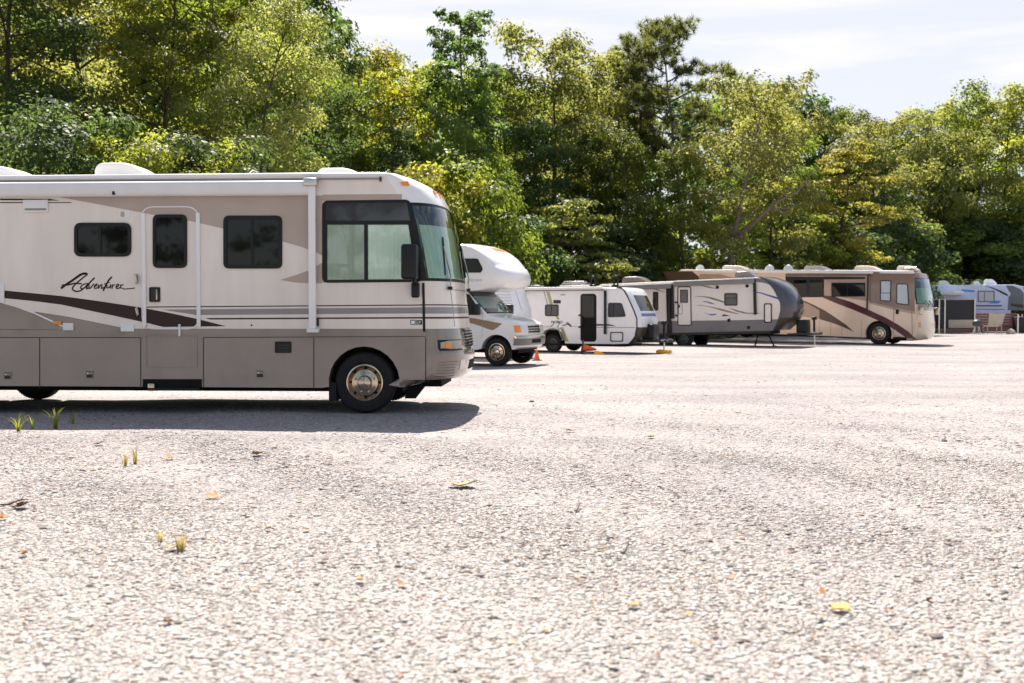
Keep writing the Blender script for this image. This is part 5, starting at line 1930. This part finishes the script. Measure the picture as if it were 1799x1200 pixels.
# near kinds carry finer leaves
leaf_material('leaf_lime', (0.06, 0.088, 0.018), (0.12, 0.145, 0.03), (0.44, 0.47, 0.05))
proto('near_bush', 'leaf_lime', seed=41, h=6, cr=2.8, base=.05, kind='bush', limbs=24, clump=.6, n_per=170, leaf=.11, tr=.07, flat=.45)
proto('near_bush_dark', 'leaf_dark', seed=42, h=6, cr=2.8, base=.05, kind='bush', limbs=24, clump=.65, n_per=170, leaf=.115, tr=.07)
proto('near_oak', 'leaf_green', seed=11, h=18, cr=4.6, base=.06, limbs=34, clump=1.05, n_per=165, leaf=.19, dens=1.25)
proto('near_elm', 'leaf_lime', seed=12, h=18, cr=4.4, base=.05, limbs=34, clump=.95, n_per=150, leaf=.17, flat=.4, dens=1.25)
proto('near_maple', 'leaf_olive', seed=13, h=18, cr=4.4, base=.06, limbs=32, clump=1.05, n_per=165, leaf=.18, dens=1.25)
proto('near_dark', 'leaf_dark', seed=14, h=18, cr=4.0, base=.05, limbs=34, clump=.85, n_per=95, leaf=.19)
proto('oak', 'leaf_green', seed=21, h=18, cr=4.6, base=.08, limbs=24, clump=1.3, n_per=120, leaf=.26, dens=1.15)
proto('oak_b', 'leaf_green', seed=22, h=18, cr=4.0, base=.10, limbs=22, clump=1.2, n_per=120, leaf=.25, dens=1.15)
proto('yellow_oak', 'leaf_yellow', seed=23, h=18, cr=4.2, base=.10, limbs=22, clump=1.15, n_per=115, leaf=.24, flat=.5, dens=1.15)
proto('olive', 'leaf_olive', seed=24, h=18, cr=4.8, base=.12, limbs=24, clump=1.25, n_per=120, leaf=.25, dens=1.15)
proto('olive_b', 'leaf_olive', 'bark_pale', seed=25, h=18, cr=4.4, base=.25, limbs=20, clump=1.2, n_per=120, leaf=.25, lean=(.10, 0), tr=.26, dens=1.15, extra=[(np.array([[.9, -.1, 7.2], [1.9, -1.6, 8.1], [3.0, -2.9, 9.3], [4.3, -3.6, 10.0], [5.2, -3.8, 11.2]]), .17, .04), (np.array([[2.6, -2.5, 8.9], [3.6, -3.4, 8.9], [4.6, -3.9, 9.2]]), .08, .02)])
proto('dark', 'leaf_dark', seed=26, h=18, cr=4.0, base=.06, limbs=30, clump=.95, n_per=65, leaf=.25)
proto('pine', 'needles', 'bark_pale', seed=27, h=20, cr=3.4, base=.52, kind='pine', limbs=20, clump=.62, n_per=30, leaf=.34, tr=.24)
proto('pine_b', 'needles', 'bark_pale', seed=28, h=20, cr=4.2, base=.55, kind='pine', limbs=22, clump=.62, n_per=30, leaf=.36, tr=.24, lean=(.06, 0))
proto('slim', 'leaf_dark', seed=29, h=20, cr=2.5, base=.3, limbs=24, clump=.5, n_per=40, leaf=.26, tr=.13)
leaf_material('leaf_tier', (0.10, 0.105, 0.025), (0.17, 0.165, 0.04), (0.54, 0.49, 0.08))
proto('tier', 'leaf_tier', seed=30, h=14, cr=4.0, base=.15, kind='tier', limbs=26, clump=.85, n_per=80, leaf=.22, flat=.24, tr=.18)
proto('lacy', 'leaf_olive', seed=31, h=7, cr=3.0, base=.12, kind='tier', limbs=18, clump=.7, n_per=80, leaf=.19, flat=.2, tr=.09)
proto('bush', 'leaf_green', seed=32, h=6, cr=2.8, base=.05, kind='bush', limbs=20, clump=.75, n_per=95, leaf=.2, tr=.07)
proto('bush_dark', 'leaf_dark', seed=33, h=6, cr=2.8, base=.05, kind='bush', limbs=20, clump=.75, n_per=90, leaf=.2, tr=.07)
proto('bush_yellow', 'leaf_yellow', seed=34, h=6, cr=2.4, base=.05, kind='bush', limbs=18, clump=.65, n_per=85, leaf=.19, tr=.06)

trr = random.Random(5)
def tree(key, px, D, top, label, group='trees along the edge of the woods', wide=1.0, rot=None, name='broadleaf_tree', cat='tree'):
    tm, cm, h, _, _ = PROTO[key]
    ht = EYE + (HORIZON - top) / FPX * D
    s = ht / h
    o = tag(empty(name, Matrix.Translation(((px - 899.5) / FPX * D, D, -.05)) @ Matrix.Rotation(trr.random() * 6.28 if rot is None else rot, 4, 'Z') @ Matrix.Diagonal((s * wide, s * wide, s, 1))), label, cat, group)
    link('trunk', tm, o)
    link('crown', cm, o)
    return o

T = tree
# left, close behind the big motorhome, tops out of the frame
T('near_dark', -150, 31, -160, 'dark green tree cut off by the left edge of the frame', wide=1.0)
T('near_dark', 35, 35, -200, 'deep green tree above the rear roof of the big motorhome', wide=1.05)
T('near_maple', 170, 39, -140, 'olive green tree above the domed roof air conditioner of the big motorhome', wide=1.0)
T('near_elm', 290, 36, -110, 'yellow green tree with feathery sprays above the entry door of the big motorhome', wide=1.0)
T('near_oak', 405, 40, -90, 'mid green leafy tree above the awning end of the big motorhome', wide=.95)
T('near_dark', 512, 45, -70, 'tall dark narrow tree rising out of frame left of the open sky', wide=.82)
T('near_maple', 440, 35, 0, 'olive leaved tree with drooping tips just above the wire roof antenna', wide=.8)
T('near_bush', 240, 27.5, 248, 'yellow green bush showing just over the motorhome roof between two air conditioners', name='shrub', cat='shrub', group='bushes at the edge of the woods')
T('near_bush_dark', 90, 28, 200, 'dark green bush showing just over the motorhome roof at its rear', name='shrub', cat='shrub', group='bushes at the edge of the woods')
T('near_bush_dark', 370, 28.5, 255, 'dark green bush behind the roof antenna of the big motorhome', name='shrub', cat='shrub', group='bushes at the edge of the woods')
# middle
T('yellow_oak', 640, 58, 85, 'golden green tree left of the slim dark tree, above the motorhome cab', wide=1.0)
T('oak', 575, 54, 95, 'green tree behind the dark narrow tree over the motorhome cab', wide=.8)
T('yellow_oak', 725, 62, 105, 'golden green rounded tree directly left of the slim dark tree', wide=.9)
T('slim', 783, 60, -5, 'slim dark tree standing thin against the sky, tallest of the middle', wide=1.0)
T('slim', 822, 63, 32, 'thin dark top leaning right beside the slim tallest tree', wide=.8)
T('oak_b', 815, 58, 128, 'mid green tree right under the slim dark tree', wide=.9)
T('oak', 890, 67, 120, 'bushy green tree directly above the camper van bunk', wide=.85)
T('olive', 965, 67, 62, 'big olive crown with clumped leaves above the small white trailer', wide=.9)
T('olive', 1045, 71, 95, 'olive green tree between the big olive crown and the pines', wide=.8)
T('pine', 1118, 71, 80, 'shorter dark pine with open tufts left of the tallest pine', name='pine_tree', wide=.62)
T('pine', 1196, 69, 26, 'tallest pine with rounded tufted crown against the sky', name='pine_tree', wide=.9)
T('pine', 1268, 73, 118, 'pine with drooping dark tufts on the right flank of the tallest pine', name='pine_tree', wide=.65)
T('olive_b', 1268, 60, 146, 'leaning olive tree with a bare slanting brown limb', wide=1.0, rot=0)
T('olive', 1355, 68, 150, 'pale olive tree right of the leaning tree with the bare limb', wide=.8)
T('oak', 1110, 63, 235, 'mid green tree in front of the pines above the trailer roof cradles', wide=.9)
T('oak_b', 1200, 62, 270, 'bright green leafy tree below the tallest pine', wide=.85)
T('oak_b', 1285, 65, 300, 'green tree below the bare slanting limb', wide=.9)
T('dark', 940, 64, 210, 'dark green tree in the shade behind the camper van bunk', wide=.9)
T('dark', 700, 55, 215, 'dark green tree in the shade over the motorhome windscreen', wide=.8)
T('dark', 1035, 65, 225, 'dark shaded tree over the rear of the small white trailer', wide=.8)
T('lacy', 1000, 57, 348, 'low lacy tree with layered pale sprays behind the small white trailer', group='bushes at the edge of the woods', wide=1.1)
T('bush_dark', 905, 56, 395, 'dark bush between camper van bunk and small white trailer', name='shrub', cat='shrub', group='bushes at the edge of the woods', wide=1.1)
T('bush_dark', 1080, 61, 400, 'dark bush behind the roof cradles of the small white trailer', name='shrub', cat='shrub', group='bushes at the edge of the woods', wide=1.2)
T('bush', 830, 50, 300, 'light green bush just right of the big motorhome windscreen', name='shrub', cat='shrub', group='bushes at the edge of the woods', wide=.8)
T('bush_yellow', 745, 48, 285, 'yellow green bush over the motorhome front cap', name='shrub', cat='shrub', group='bushes at the edge of the woods', wide=.8)
T('bush', 1150, 69, 385, 'blue green bush over the rear end of the brown coach', name='shrub', cat='shrub', group='bushes at the edge of the woods', wide=1.0)
# right, farther off behind the coach
T('tier', 1462, 76, 240, 'pale yellow tree with flat tiers of leaves above the coach', wide=1.0)
T('oak', 1385, 78, 205, 'deep green tree left of the pale yellow tiered tree', wide=.85)
T('dark', 1420, 92, 182, 'dark distant crown showing just left of the lowest sky', wide=.9)
T('oak_b', 1485, 103, 200, 'small distant green crown under the lowest stretch of sky', wide=.8)
T('oak', 1535, 102, 196, 'light green feathery crown at the lowest stretch of sky', wide=.8)
T('olive_b', 1570, 89, 212, 'olive tree with a pale leaning trunk right of the yellow tiered tree', wide=1.0, rot=math.pi)
T('olive', 1625, 102, 190, 'broad olive crown above the coach windscreen', wide=.9)
T('oak', 1690, 109, 168, 'bright green crown rising right of the broad olive one', wide=.85)
T('yellow_oak', 1765, 107, 165, 'sunny yellow green crown near the top right corner', wide=.9)
T('olive_b', 1735, 104, 225, 'dusty olive tree with dark leaning trunk above the fifth wheel trailer', wide=.9, rot=2.6)
T('olive', 1835, 105, 160, 'olive tree cut off by the right edge of the frame', wide=.9)
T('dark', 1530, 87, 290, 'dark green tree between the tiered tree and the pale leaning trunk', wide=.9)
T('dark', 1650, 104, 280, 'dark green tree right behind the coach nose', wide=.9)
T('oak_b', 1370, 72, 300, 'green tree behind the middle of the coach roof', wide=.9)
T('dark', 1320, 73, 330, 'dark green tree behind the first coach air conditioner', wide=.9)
for px, D, top, key, lb in ((1345, 72, 395, 'bush', 'leafy bush behind the first pair of coach roof domes'), (1420, 78, 385, 'bush', 'bright bush behind the second coach air conditioner'), (1505, 82, 400, 'bush_dark', 'dark bush behind the third coach air conditioner'),
                            (1590, 88, 395, 'bush_dark', 'dark bush behind the coach roof horns'), (1665, 101, 400, 'bush', 'green bush directly left above the fifth wheel roof'), (1735, 102, 395, 'bush_dark', 'dark bush above the middle of the fifth wheel roof'), (1800, 102, 370, 'bush', 'green bush above the fifth wheel nose at the right frame edge')):
    T(key, px, D, top, lb, name='shrub', cat='shrub', group='bushes at the edge of the woods', wide=1.35)

def deep_woods(spots, label):
    """many trees joined into one mass"""
    r = random.Random(9)
    WV, WF, LV, LF, LM = [], [], [], [], []
    wo_, lo_ = 0, 0
    for X, Y, ht, key in spots:
        _, _, h, (wv, wf), (lv, lf) = PROTO[key]
        s = ht / h
        a = r.random() * 6.28
        M = np.array([[math.cos(a), -math.sin(a), 0], [math.sin(a), math.cos(a), 0], [0, 0, 1]]) * s
        off = np.array([X, Y, -.05])
        q = lf[::2]
        lv2 = lv.reshape(-1, 4, 3)[::2]
        c = lv2.mean(1, keepdims=True)
        lv2 = (c + (lv2 - c) * 1.45).reshape(-1, 3)
        WV.append(wv @ M.T + off); WF.append(wf + wo_); wo_ += len(wv)
        LV.append(lv2 @ M.T + off); LF.append(np.arange(len(lv2)).reshape(-1, 4) + lo_); lo_ += len(lv2)
        LM.append(np.full(len(lv2) // 4, {'dark': 0, 'oak': 1, 'oak_b': 1, 'olive': 2, 'yellow_oak': 1}[key], np.int32))
    V = np.concatenate(LV + WV)
    F = np.concatenate([np.concatenate(LF), np.concatenate(WF) + lo_])
    mi = np.concatenate(LM + [np.full(sum(len(f) for f in WF), 3, np.int32)])
    tag(link('woodland', np_mesh('woodland', V, F, ['leaf_dark', 'leaf_green', 'leaf_olive', 'bark'], mi=mi)), label, 'woodland', kind='stuff')
def wood_spot(px, D, top, key):
    spots.append(((px - 899.5) / FPX * D, D, EYE + (HORIZON - top) / FPX * D, key))
keys = ['dark', 'oak', 'oak_b', 'olive', 'dark', 'yellow_oak']
spots = []
wr = random.Random(9)
for i in range(17):
    k = i / 16
    px = -240 + 2240 * k
    D0 = np.interp(px, [-240, 450, 600, 1300, 1450, 2000], [44, 52, 72, 82, 110, 114])
    top0 = np.interp(px, [-240, 520, 600, 700, 900, 1100, 1300, 1400, 1500, 1620, 1760, 2000], [-120, -60, 70, 100, 130, 110, 130, 190, 215, 200, 180, 170])
    wood_spot(px + wr.uniform(-30, 30), D0 + wr.uniform(0, 4), top0 + wr.uniform(5, 45), keys[i % 6])
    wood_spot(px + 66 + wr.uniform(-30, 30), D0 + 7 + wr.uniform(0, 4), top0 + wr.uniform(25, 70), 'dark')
deep_woods(spots, 'deeper woods filling the gaps behind the front row of trees')
# the woods on the other side of the lot, which the glossy sides and windows mirror
deep_woods([(-62 + 8.3 * i + wr.uniform(-2, 2), -30 - 9 * (i % 2) + wr.uniform(-3, 3), wr.uniform(14, 19), keys[i % 6]) for i in range(15)], 'woods across the lot, mirrored in the windows of the motorhomes')

# shaded soil under the trees and the low brush along the lot edge
mat('forest_soil', (0.085, 0.062, 0.042), 0.95, spec=.1, var=.45, nscale=1.2, bump=.6, bscale=6)
EDGE = [(-70, 27), (-30, 25.5), (-20, 27), (-12, 33), (-6, 44), (0, 50), (4, 53), (9, 57), (14, 64), (20, 72), (26, 84), (34, 93), (44, 97), (70, 99), (140, 100)]
def forest_floor():
    xs = np.linspace(-69, 138, 260)
    ye = np.interp(xs, [e[0] for e in EDGE], [e[1] for e in EDGE]) + .5 * np.sin(xs * 1.7) + .3 * np.sin(xs * 4.3)
    V = np.concatenate([np.stack([xs, ye, np.full_like(xs, .012)], -1), np.stack([xs, ye + 2, np.full_like(xs, .05)], -1), np.stack([xs, np.full_like(xs, 240), np.full_like(xs, .06)], -1)])
    n = len(xs)
    i = np.arange(n - 1)
    F = np.concatenate([np.stack([i, i + 1, i + n + 1, i + n], -1), np.stack([i + n, i + n + 1, i + 2 * n + 1, i + 2 * n], -1)])
    tag(link('forest_floor', np_mesh('forest_floor', V, F, ['forest_soil'], smooth=True)), 'brown shaded soil under the trees', 'ground', kind='structure')
    r = np.random.default_rng(3)
    N = 900
    x = r.uniform(-40, 60, N)
    y = np.interp(x, [e[0] for e in EDGE], [e[1] for e in EDGE]) + .8 + r.random(N) * 3.5
    hgt = .15 + .9 * r.random(N) ** 2
    cen = np.stack([x, y, hgt * .7], -1)
    LV, LF = leaves(r, cen, .25 + hgt * .6, np.tile([0, -.4, .6], (N, 1)), 60, .15, .9)
    LV[:, 2] = np.maximum(LV[:, 2], .02)
    tag(link('undergrowth', np_mesh('undergrowth', LV, LF, ['leaf_green', 'leaf_olive', 'leaf_dark'], mi=(np.arange(len(LF)) // 60 % 3).astype(np.int32))), 'low brush and weeds along the edge of the lot', 'undergrowth', kind='stuff')
forest_floor()

# ------------------------------------------------------------------ litter on the lot
mat('dead_leaf', (0.50, 0.20, 0.05), 0.7, var=.3, nscale=25)
mat('tan_leaf', (0.36, 0.24, 0.09), 0.7, var=.3, nscale=25)
mat('yellow_leaf', (0.50, 0.31, 0.045), 0.7, var=.25, nscale=25)
mat('brown_leaf', (0.20, 0.10, 0.055), 0.75, var=.3, nscale=25)
mat('twig_bark', (0.11, 0.085, 0.07), 0.85, var=.3, nscale=30)
mat('dark_stone', (0.115, 0.105, 0.10), 0.8, var=.3, nscale=30)
leaf_material('straw', (0.38, 0.30, 0.09), (0.50, 0.40, 0.13), (0.52, 0.43, 0.12))
leaf_material('grass_blade', (0.16, 0.20, 0.03), (0.26, 0.29, 0.05), (0.42, 0.46, 0.05))

lr = random.Random(21)
def gh(x, y):
    return float(ground_h(np.array(x), np.array(y))) - 0.01
def fallen_leaf(px, py, w, m, label, lobes=0, up=.3):
    g = ground(px, py)
    L = w / 2
    n = 14
    b = MB()
    cur = lr.uniform(.15, .5)
    rows = []
    for i, t in enumerate(lin(0, 1, n)):
        wd = math.sin(math.pi * t ** .8) * .36 * (1 + (.35 * math.sin(t * 19) if lobes else 0)) + .012
        x = (t - .5) * 2 * L
        lift = cur * L * (2 * t - 1) ** 2
        rows.append([(x, s * wd * L * 2, lift + .35 * abs(s) * wd * L * (1 if up > 0 else -1) + .012 + .05 * L * math.sin(9 * t + s)) for s in (-1, -.5, 0, .5, 1)])
    b.grid(rows, m)
    b.grid([[(x, y, z - .0025) for x, y, z in r] for r in rows], m)
    b.tube([(-L, 0, cur * L + .012), (-L * 1.25, .02 * L, cur * L + .02), (-L * 1.45, .1 * L, cur * L * .7 + .01)], .0025, m, 5)
    o = tag(b.build('fallen_leaf'), label, 'leaf', 'fallen leaves on the gravel')
    o.location = (g.x, g.y, gh(g.x, g.y) + .012)
    o.rotation_euler = (lr.uniform(-.15, .15), lr.uniform(-.2, .2), lr.uniform(0, 6.28))
for px, py, w, m, lb in (
        (810, 853, .25, 'tan_leaf', 'large curled tan leaf on open gravel in front of the motorhome nose'),
        (172, 784, .14, 'dead_leaf', 'orange leaf on sunlit gravel just past the shadow edge at left'),
        (297, 806, .11, 'dead_leaf', 'small orange brown leaf right of the straw coloured grass tuft'),
        (452, 801, .15, 'tan_leaf', 'flat tan leaf below the motorhome front wheel shadow'),
        (372, 869, .12, 'dead_leaf', 'orange leaf halfway between straw tuft and curled tan leaf'),
        (3, 909, .09, 'dead_leaf', 'bright orange leaf at the left frame edge'),
        (36, 889, .17, 'brown_leaf', 'long brown leaf near the left frame edge'),
        (146, 825, .08, 'tan_leaf', 'pale tan leaf below the green grass tufts'),
        (300, 966, .09, 'tan_leaf', 'brown tan leaf at the foot of the yellow grass sprig'),
        (296, 1095, .06, 'dead_leaf', 'deep orange leaf beside a dark stone in the left foreground'),
        (706, 1036, .06, 'dead_leaf', 'lone bright orange leaf in the middle foreground'),
        (632, 1028, .06, 'tan_leaf', 'faint tan leaf left of the lone bright orange leaf'),
        (538, 930, .07, 'dead_leaf', 'small orange brown leaf, right one of a pair on mid gravel'),
        (470, 929, .06, 'tan_leaf', 'small tan leaf, left one of a pair on mid gravel'),
        (42, 974, .07, 'dead_leaf', 'pinkish orange leaf in the left middle ground'),
        (1002, 756, .13, 'dead_leaf', 'orange tan leaf on open gravel below the small white trailer'),
        (1143, 768, .13, 'tan_leaf', 'thin tan leaf on open gravel right of the orange tan one'),
        (1475, 1080, .125, 'yellow_leaf', 'large yellow leaf in the right foreground'),
        (1567, 1084, .045, 'dead_leaf', 'small orange leaf right of the large yellow leaf'),
        (1113, 1072, .08, 'tan_leaf', 'pale tan leaf in the central foreground'),
        (1076, 1180, .05, 'brown_leaf', 'brown leaf at the bottom frame edge'),
        (1017, 1030, .06, 'brown_leaf', 'small brown leaf left of centre foreground')):
    fallen_leaf(px, py, w, m, lb, lobes=w > .1)

def litter():
    # crumbs of dry leaf blown about between the stones
    r = np.random.default_rng(17)
    n = 420
    D = 4.0 * (22 / 4.0) ** (r.random(n) ** .9)
    X = (r.random(n) * 2 - 1) * D * .5
    k = r.random(n) < .25 + .75 * (.5 + .5 * np.sin(X * 1.3 + 2) * np.sin(D * .8 + X * .3))
    D, X = D[k], X[k]
    n = len(D)
    s = .010 + .022 * r.random(n) ** 2
    a = r.random(n) * 6.28
    c, q = np.cos(a), np.sin(a)
    t = np.stack([c, q, .3 * r.normal(size=n)], -1) * s[:, None]
    b = np.stack([-q, c, .3 * r.normal(size=n)], -1) * (s * .55)[:, None]
    P = np.stack([X, D, ground_h(X, D) + .004], -1)
    V = np.stack([P + t, P + b + [0, 0, .006], P - t, P - b + [0, 0, .006]], 1).reshape(-1, 3)
    tag(link('leaf_litter', np_mesh('leaf_litter', V, np.arange(n * 4).reshape(-1, 4), ['dead_leaf', 'tan_leaf', 'brown_leaf'], mi=r.integers(0, 3, n).astype(np.int32))), 'crumbs of dry brown and orange leaf scattered over the gravel', 'leaf litter', kind='stuff')
litter()
def stone(px, py, w, label):
    g = ground(px, py)
    bm = bmesh.new()
    bmesh.ops.create_icosphere(bm, subdivisions=2, radius=1)
    ph = lr.random() * 6
    for v in bm.verts:
        k = 1 + .18 * math.sin(v.co.x * 3.1 + ph) * math.cos(v.co.y * 2.7 + ph) + lr.uniform(-.09, .09)
        v.co = Vector((v.co.x * w * .5 * k, v.co.y * w * .42 * k, v.co.z * w * .21 * k))
    me = bpy.data.meshes.new('dark_stone')
    bm.to_mesh(me)
    bm.free()
    me.materials.append(MATS['dark_stone'])
    o = tag(link('dark_stone', me), label, 'stone', 'dark stones lying on the gravel')
    o.location = (g.x, g.y, gh(g.x, g.y) + w * .10)
    o.rotation_euler = (0, 0, lr.uniform(0, 6))
for px, py, w, lb in ((1659, 772, .07, 'dark stone, left one of a pair at far right mid lot'), (1684, 772, .06, 'dark stone, right one of a pair at far right mid lot'),
                      (1532, 947, .045, 'round dark stone alone above the large yellow leaf'), (1604, 1058, .05, 'dark stone up and right of the large yellow leaf'),
                      (1645, 1124, .075, 'biggest black stone in the lower right corner'), (710, 881, .06, 'dark stone below the large curled tan leaf'),
                      (76, 924, .055, 'dark grey stone below the long brown leaf'), (157, 1026, .05, 'brown grey stone in the left foreground'),
                      (333, 1037, .045, 'dark stone in the left central foreground'), (313, 1093, .045, 'dark stone touching the deep orange leaf'),
                      (557, 1031, .05, 'dark stone left of the bright orange leaf'), (934, 704, .10, 'flat dark stone on the lot below the camper van'),
                      (494, 853, .05, 'small black stone left of the curled tan leaf'), (1765, 1036, .05, 'dark stone near the right edge of the foreground'), (1665, 944, .05, 'reddish dark stone at the right side of the middle ground')):
    stone(px, py, w, lb)

def twig(px, py, ln, ang, label, bend=.15):
    g = ground(px, py)
    b = MB()
    p = [Vector((t * ln, bend * ln * math.sin(3 * t), .02 + .015 * math.sin(5 * t))) for t in lin(-.5, .5, 8)]
    b.tube(p, [.006, .008, .008, .007, .007, .006, .005, .003], 'twig_bark', 6)
    b.tube([p[5], p[5] + Vector((ln * .12, ln * .12, .03))], [.004, .002], 'twig_bark', 5)
    o = tag(b.build('twig'), label, 'twig', 'twigs on the gravel')
    o.location = (g.x, g.y, gh(g.x, g.y) + .01)
    o.rotation_euler = (0, 0, R(ang))
twig(1016, 894, .22, 55, 'dark straight twig slanting on the gravel right of centre')
twig(1100, 974, .12, 20, 'short bent twig on the gravel in the right centre foreground', .4)
twig(25, 884, .20, 12, 'dark twig beside the long brown leaf near the left frame edge')

def tuft(px, py, h, n, spread, m, label):
    g = ground(px, py)
    b = MB()
    for i in range(n):
        a = lr.uniform(0, 6.28)
        hh = h * lr.uniform(.5, 1.05)
        out = spread * lr.uniform(.3, 1.1)
        w = lr.uniform(.006, .011)
        d = Vector((math.cos(a), math.sin(a), 0))
        s = Vector((-math.sin(a), math.cos(a), 0))
        base = d * lr.uniform(0, .03)
        rows = []
        for t in lin(0, 1, 6):
            p = base + d * out * t ** 1.8 + Vector((0, 0, hh * (t - .22 * t ** 3)))
            rows.append([p - s * w * (1 - t * .9), p + d * .0015, p + s * w * (1 - t * .9)])
        b.grid(rows, m)
    o = tag(b.build('grass_tuft'), label, 'grass', 'grass tufts on the gravel')
    o.location = (g.x, g.y, gh(g.x, g.y))
tuft(32, 757, .30, 16, .17, 'grass_blade', 'bright green grass tuft at the shadow edge, leftmost')
tuft(58, 753, .24, 9, .12, 'grass_blade', 'thin bright grass tuft right beside the leftmost one')
tuft(98, 752, .36, 14, .18, 'grass_blade', 'darker grass tuft standing inside the motorhome shadow')
tuft(128, 742, .26, 9, .20, 'grass_blade', 'sparse grass tuft deeper inside the motorhome shadow')
tuft(220, 816, .20, 9, .07, 'straw', 'straw coloured grass tuft on sunlit gravel, left stems')
tuft(238, 813, .24, 9, .07, 'straw', 'straw coloured grass tuft on sunlit gravel, taller right stems')
tuft(318, 966, .16, 14, .05, 'straw', 'yellow grass sprig beside a brown tan leaf')
tuft(285, 948, .14, 5, .04, 'straw', 'very thin pale grass sprig left of the yellow sprig')
